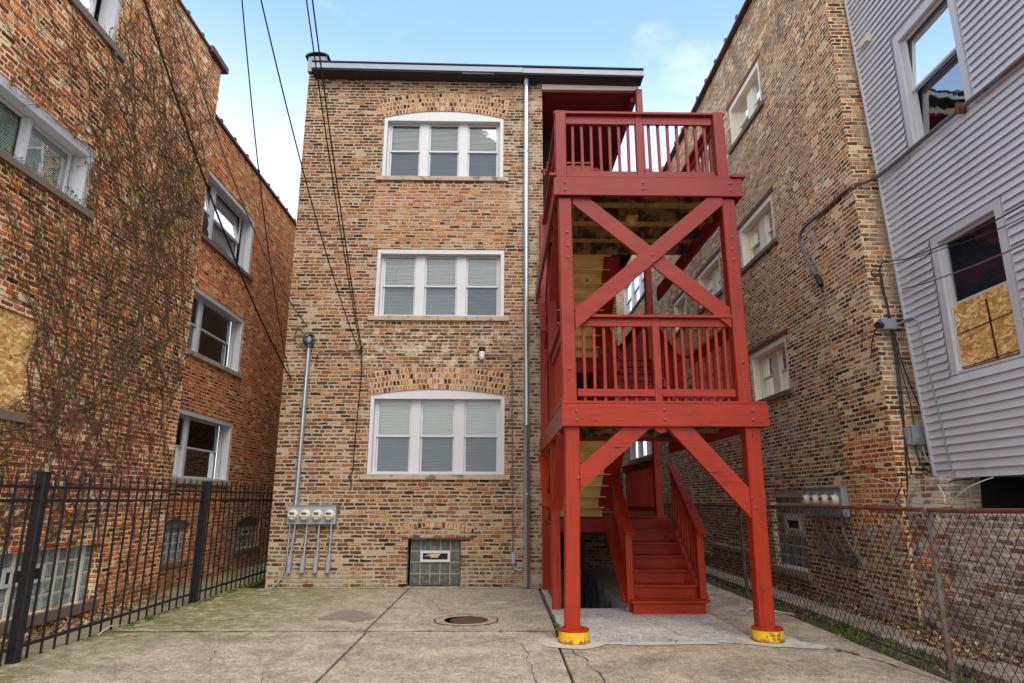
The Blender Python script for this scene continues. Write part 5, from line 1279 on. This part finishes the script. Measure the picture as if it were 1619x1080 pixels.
# =================================================================== SKY, SUN, CAMERA
EL, AZ = R(46), R(164)          # azimuth from +Y, clockwise; the sun stands behind the viewpoint
w = bpy.data.worlds.new('World'); sc.world = w; w.use_nodes = True
nt = w.node_tree; nt.nodes.clear()
out = nt.nodes.new('ShaderNodeOutputWorld'); bg = nt.nodes.new('ShaderNodeBackground'); bg.inputs[1].default_value = .15
sky = nt.nodes.new('ShaderNodeTexSky'); sky.sky_type = 'NISHITA'; sky.sun_disc = False; sky.sun_elevation = EL; sky.sun_rotation = AZ
sky.air_density = 1.0; sky.dust_density = .5; sky.ozone_density = 1.6
tc = nt.nodes.new('ShaderNodeTexCoord'); mp = nt.nodes.new('ShaderNodeMapping'); mp.inputs['Scale'].default_value = (1.0, 1.0, 2.2); mp.inputs['Location'].default_value = (1.35, .2, .62)
nz_ = nt.nodes.new('ShaderNodeTexNoise'); nz_.inputs['Scale'].default_value = 1.9; nz_.inputs['Detail'].default_value = 7; nz_.inputs['Roughness'].default_value = .58
rp = nt.nodes.new('ShaderNodeValToRGB'); rp.color_ramp.elements[0].position = .50; rp.color_ramp.elements[1].position = .74
rp.color_ramp.elements[0].color = (0, 0, 0, 1); rp.color_ramp.elements[1].color = (.85, .85, .85, 1)
mx = nt.nodes.new('ShaderNodeMix'); mx.data_type = 'RGBA'; mx.inputs[7].default_value = (3.0, 3.0, 3.02, 1)
L = nt.links.new
L(tc.outputs['Generated'], mp.inputs[0]); L(mp.outputs[0], nz_.inputs['Vector']); L(nz_.outputs['Fac'], rp.inputs[0])
sp_ = nt.nodes.new('ShaderNodeSeparateXYZ'); L(tc.outputs['Generated'], sp_.inputs[0])
hz = nt.nodes.new('ShaderNodeMapRange'); hz.interpolation_type = 'SMOOTHSTEP'; hz.inputs[1].default_value = .36; hz.inputs[2].default_value = .64; hz.inputs[3].default_value = .78; hz.inputs[4].default_value = .0
L(sp_.outputs[2], hz.inputs[0])
mxx = nt.nodes.new('ShaderNodeMath'); mxx.operation = 'MAXIMUM'; L(rp.outputs[0], mxx.inputs[0]); L(hz.outputs[0], mxx.inputs[1])
bh = nt.nodes.new('ShaderNodeMapRange'); bh.interpolation_type = 'SMOOTHSTEP'; bh.inputs[1].default_value = .15; bh.inputs[2].default_value = -.45; bh.inputs[3].default_value = 0; bh.inputs[4].default_value = .95  # white cloud added behind the camera, out of view, to brighten the walls
L(sp_.outputs[1], bh.inputs[0])
mxy = nt.nodes.new('ShaderNodeMath'); mxy.operation = 'MAXIMUM'; L(mxx.outputs[0], mxy.inputs[0]); L(bh.outputs[0], mxy.inputs[1]); L(mxy.outputs[0], mx.inputs[0])
L(sky.outputs[0], mx.inputs[6]); L(mx.outputs[2], bg.inputs[0]); L(bg.outputs[0], out.inputs[0])
sd = bpy.data.lights.new('sun', 'SUN'); sd.energy = 0.75; sd.angle = R(40); sd.color = (1., .95, .88)
so = bpy.data.objects.new('sun', sd); col.objects.link(so)
d = Vector((math.sin(AZ) * math.cos(EL), math.cos(AZ) * math.cos(EL), math.sin(EL)))
so.rotation_euler = (-d).to_track_quat('-Z', 'Y').to_euler(); so.location = d * 40
cd = bpy.data.cameras.new('camera'); cd.sensor_width = 36; cd.lens = 22.9009; cd.clip_end = 500; cd.clip_start = .05
co = bpy.data.objects.new('camera', cd); col.objects.link(co)
r_, dn, fw = Vector((.99985667, -.01684717, .00167989)), Vector((.00560167, .23554505, -.97184729)), Vector((.01597719, .9717174, .23560566))
Mx = Matrix.Identity(4)
for i in range(3): Mx[i][0], Mx[i][1], Mx[i][2] = r_[i], -dn[i], -fw[i]
Mx[0][3], Mx[1][3], Mx[2][3] = 0, -12.8, 1.6
co.matrix_world = Mx; sc.camera = co
sc.view_settings.view_transform = 'Standard'; sc.view_settings.look = 'None'; sc.view_settings.exposure = 1.75; sc.view_settings.gamma = 1
sc.cycles.max_bounces = 8; sc.cycles.transparent_max_bounces = 16
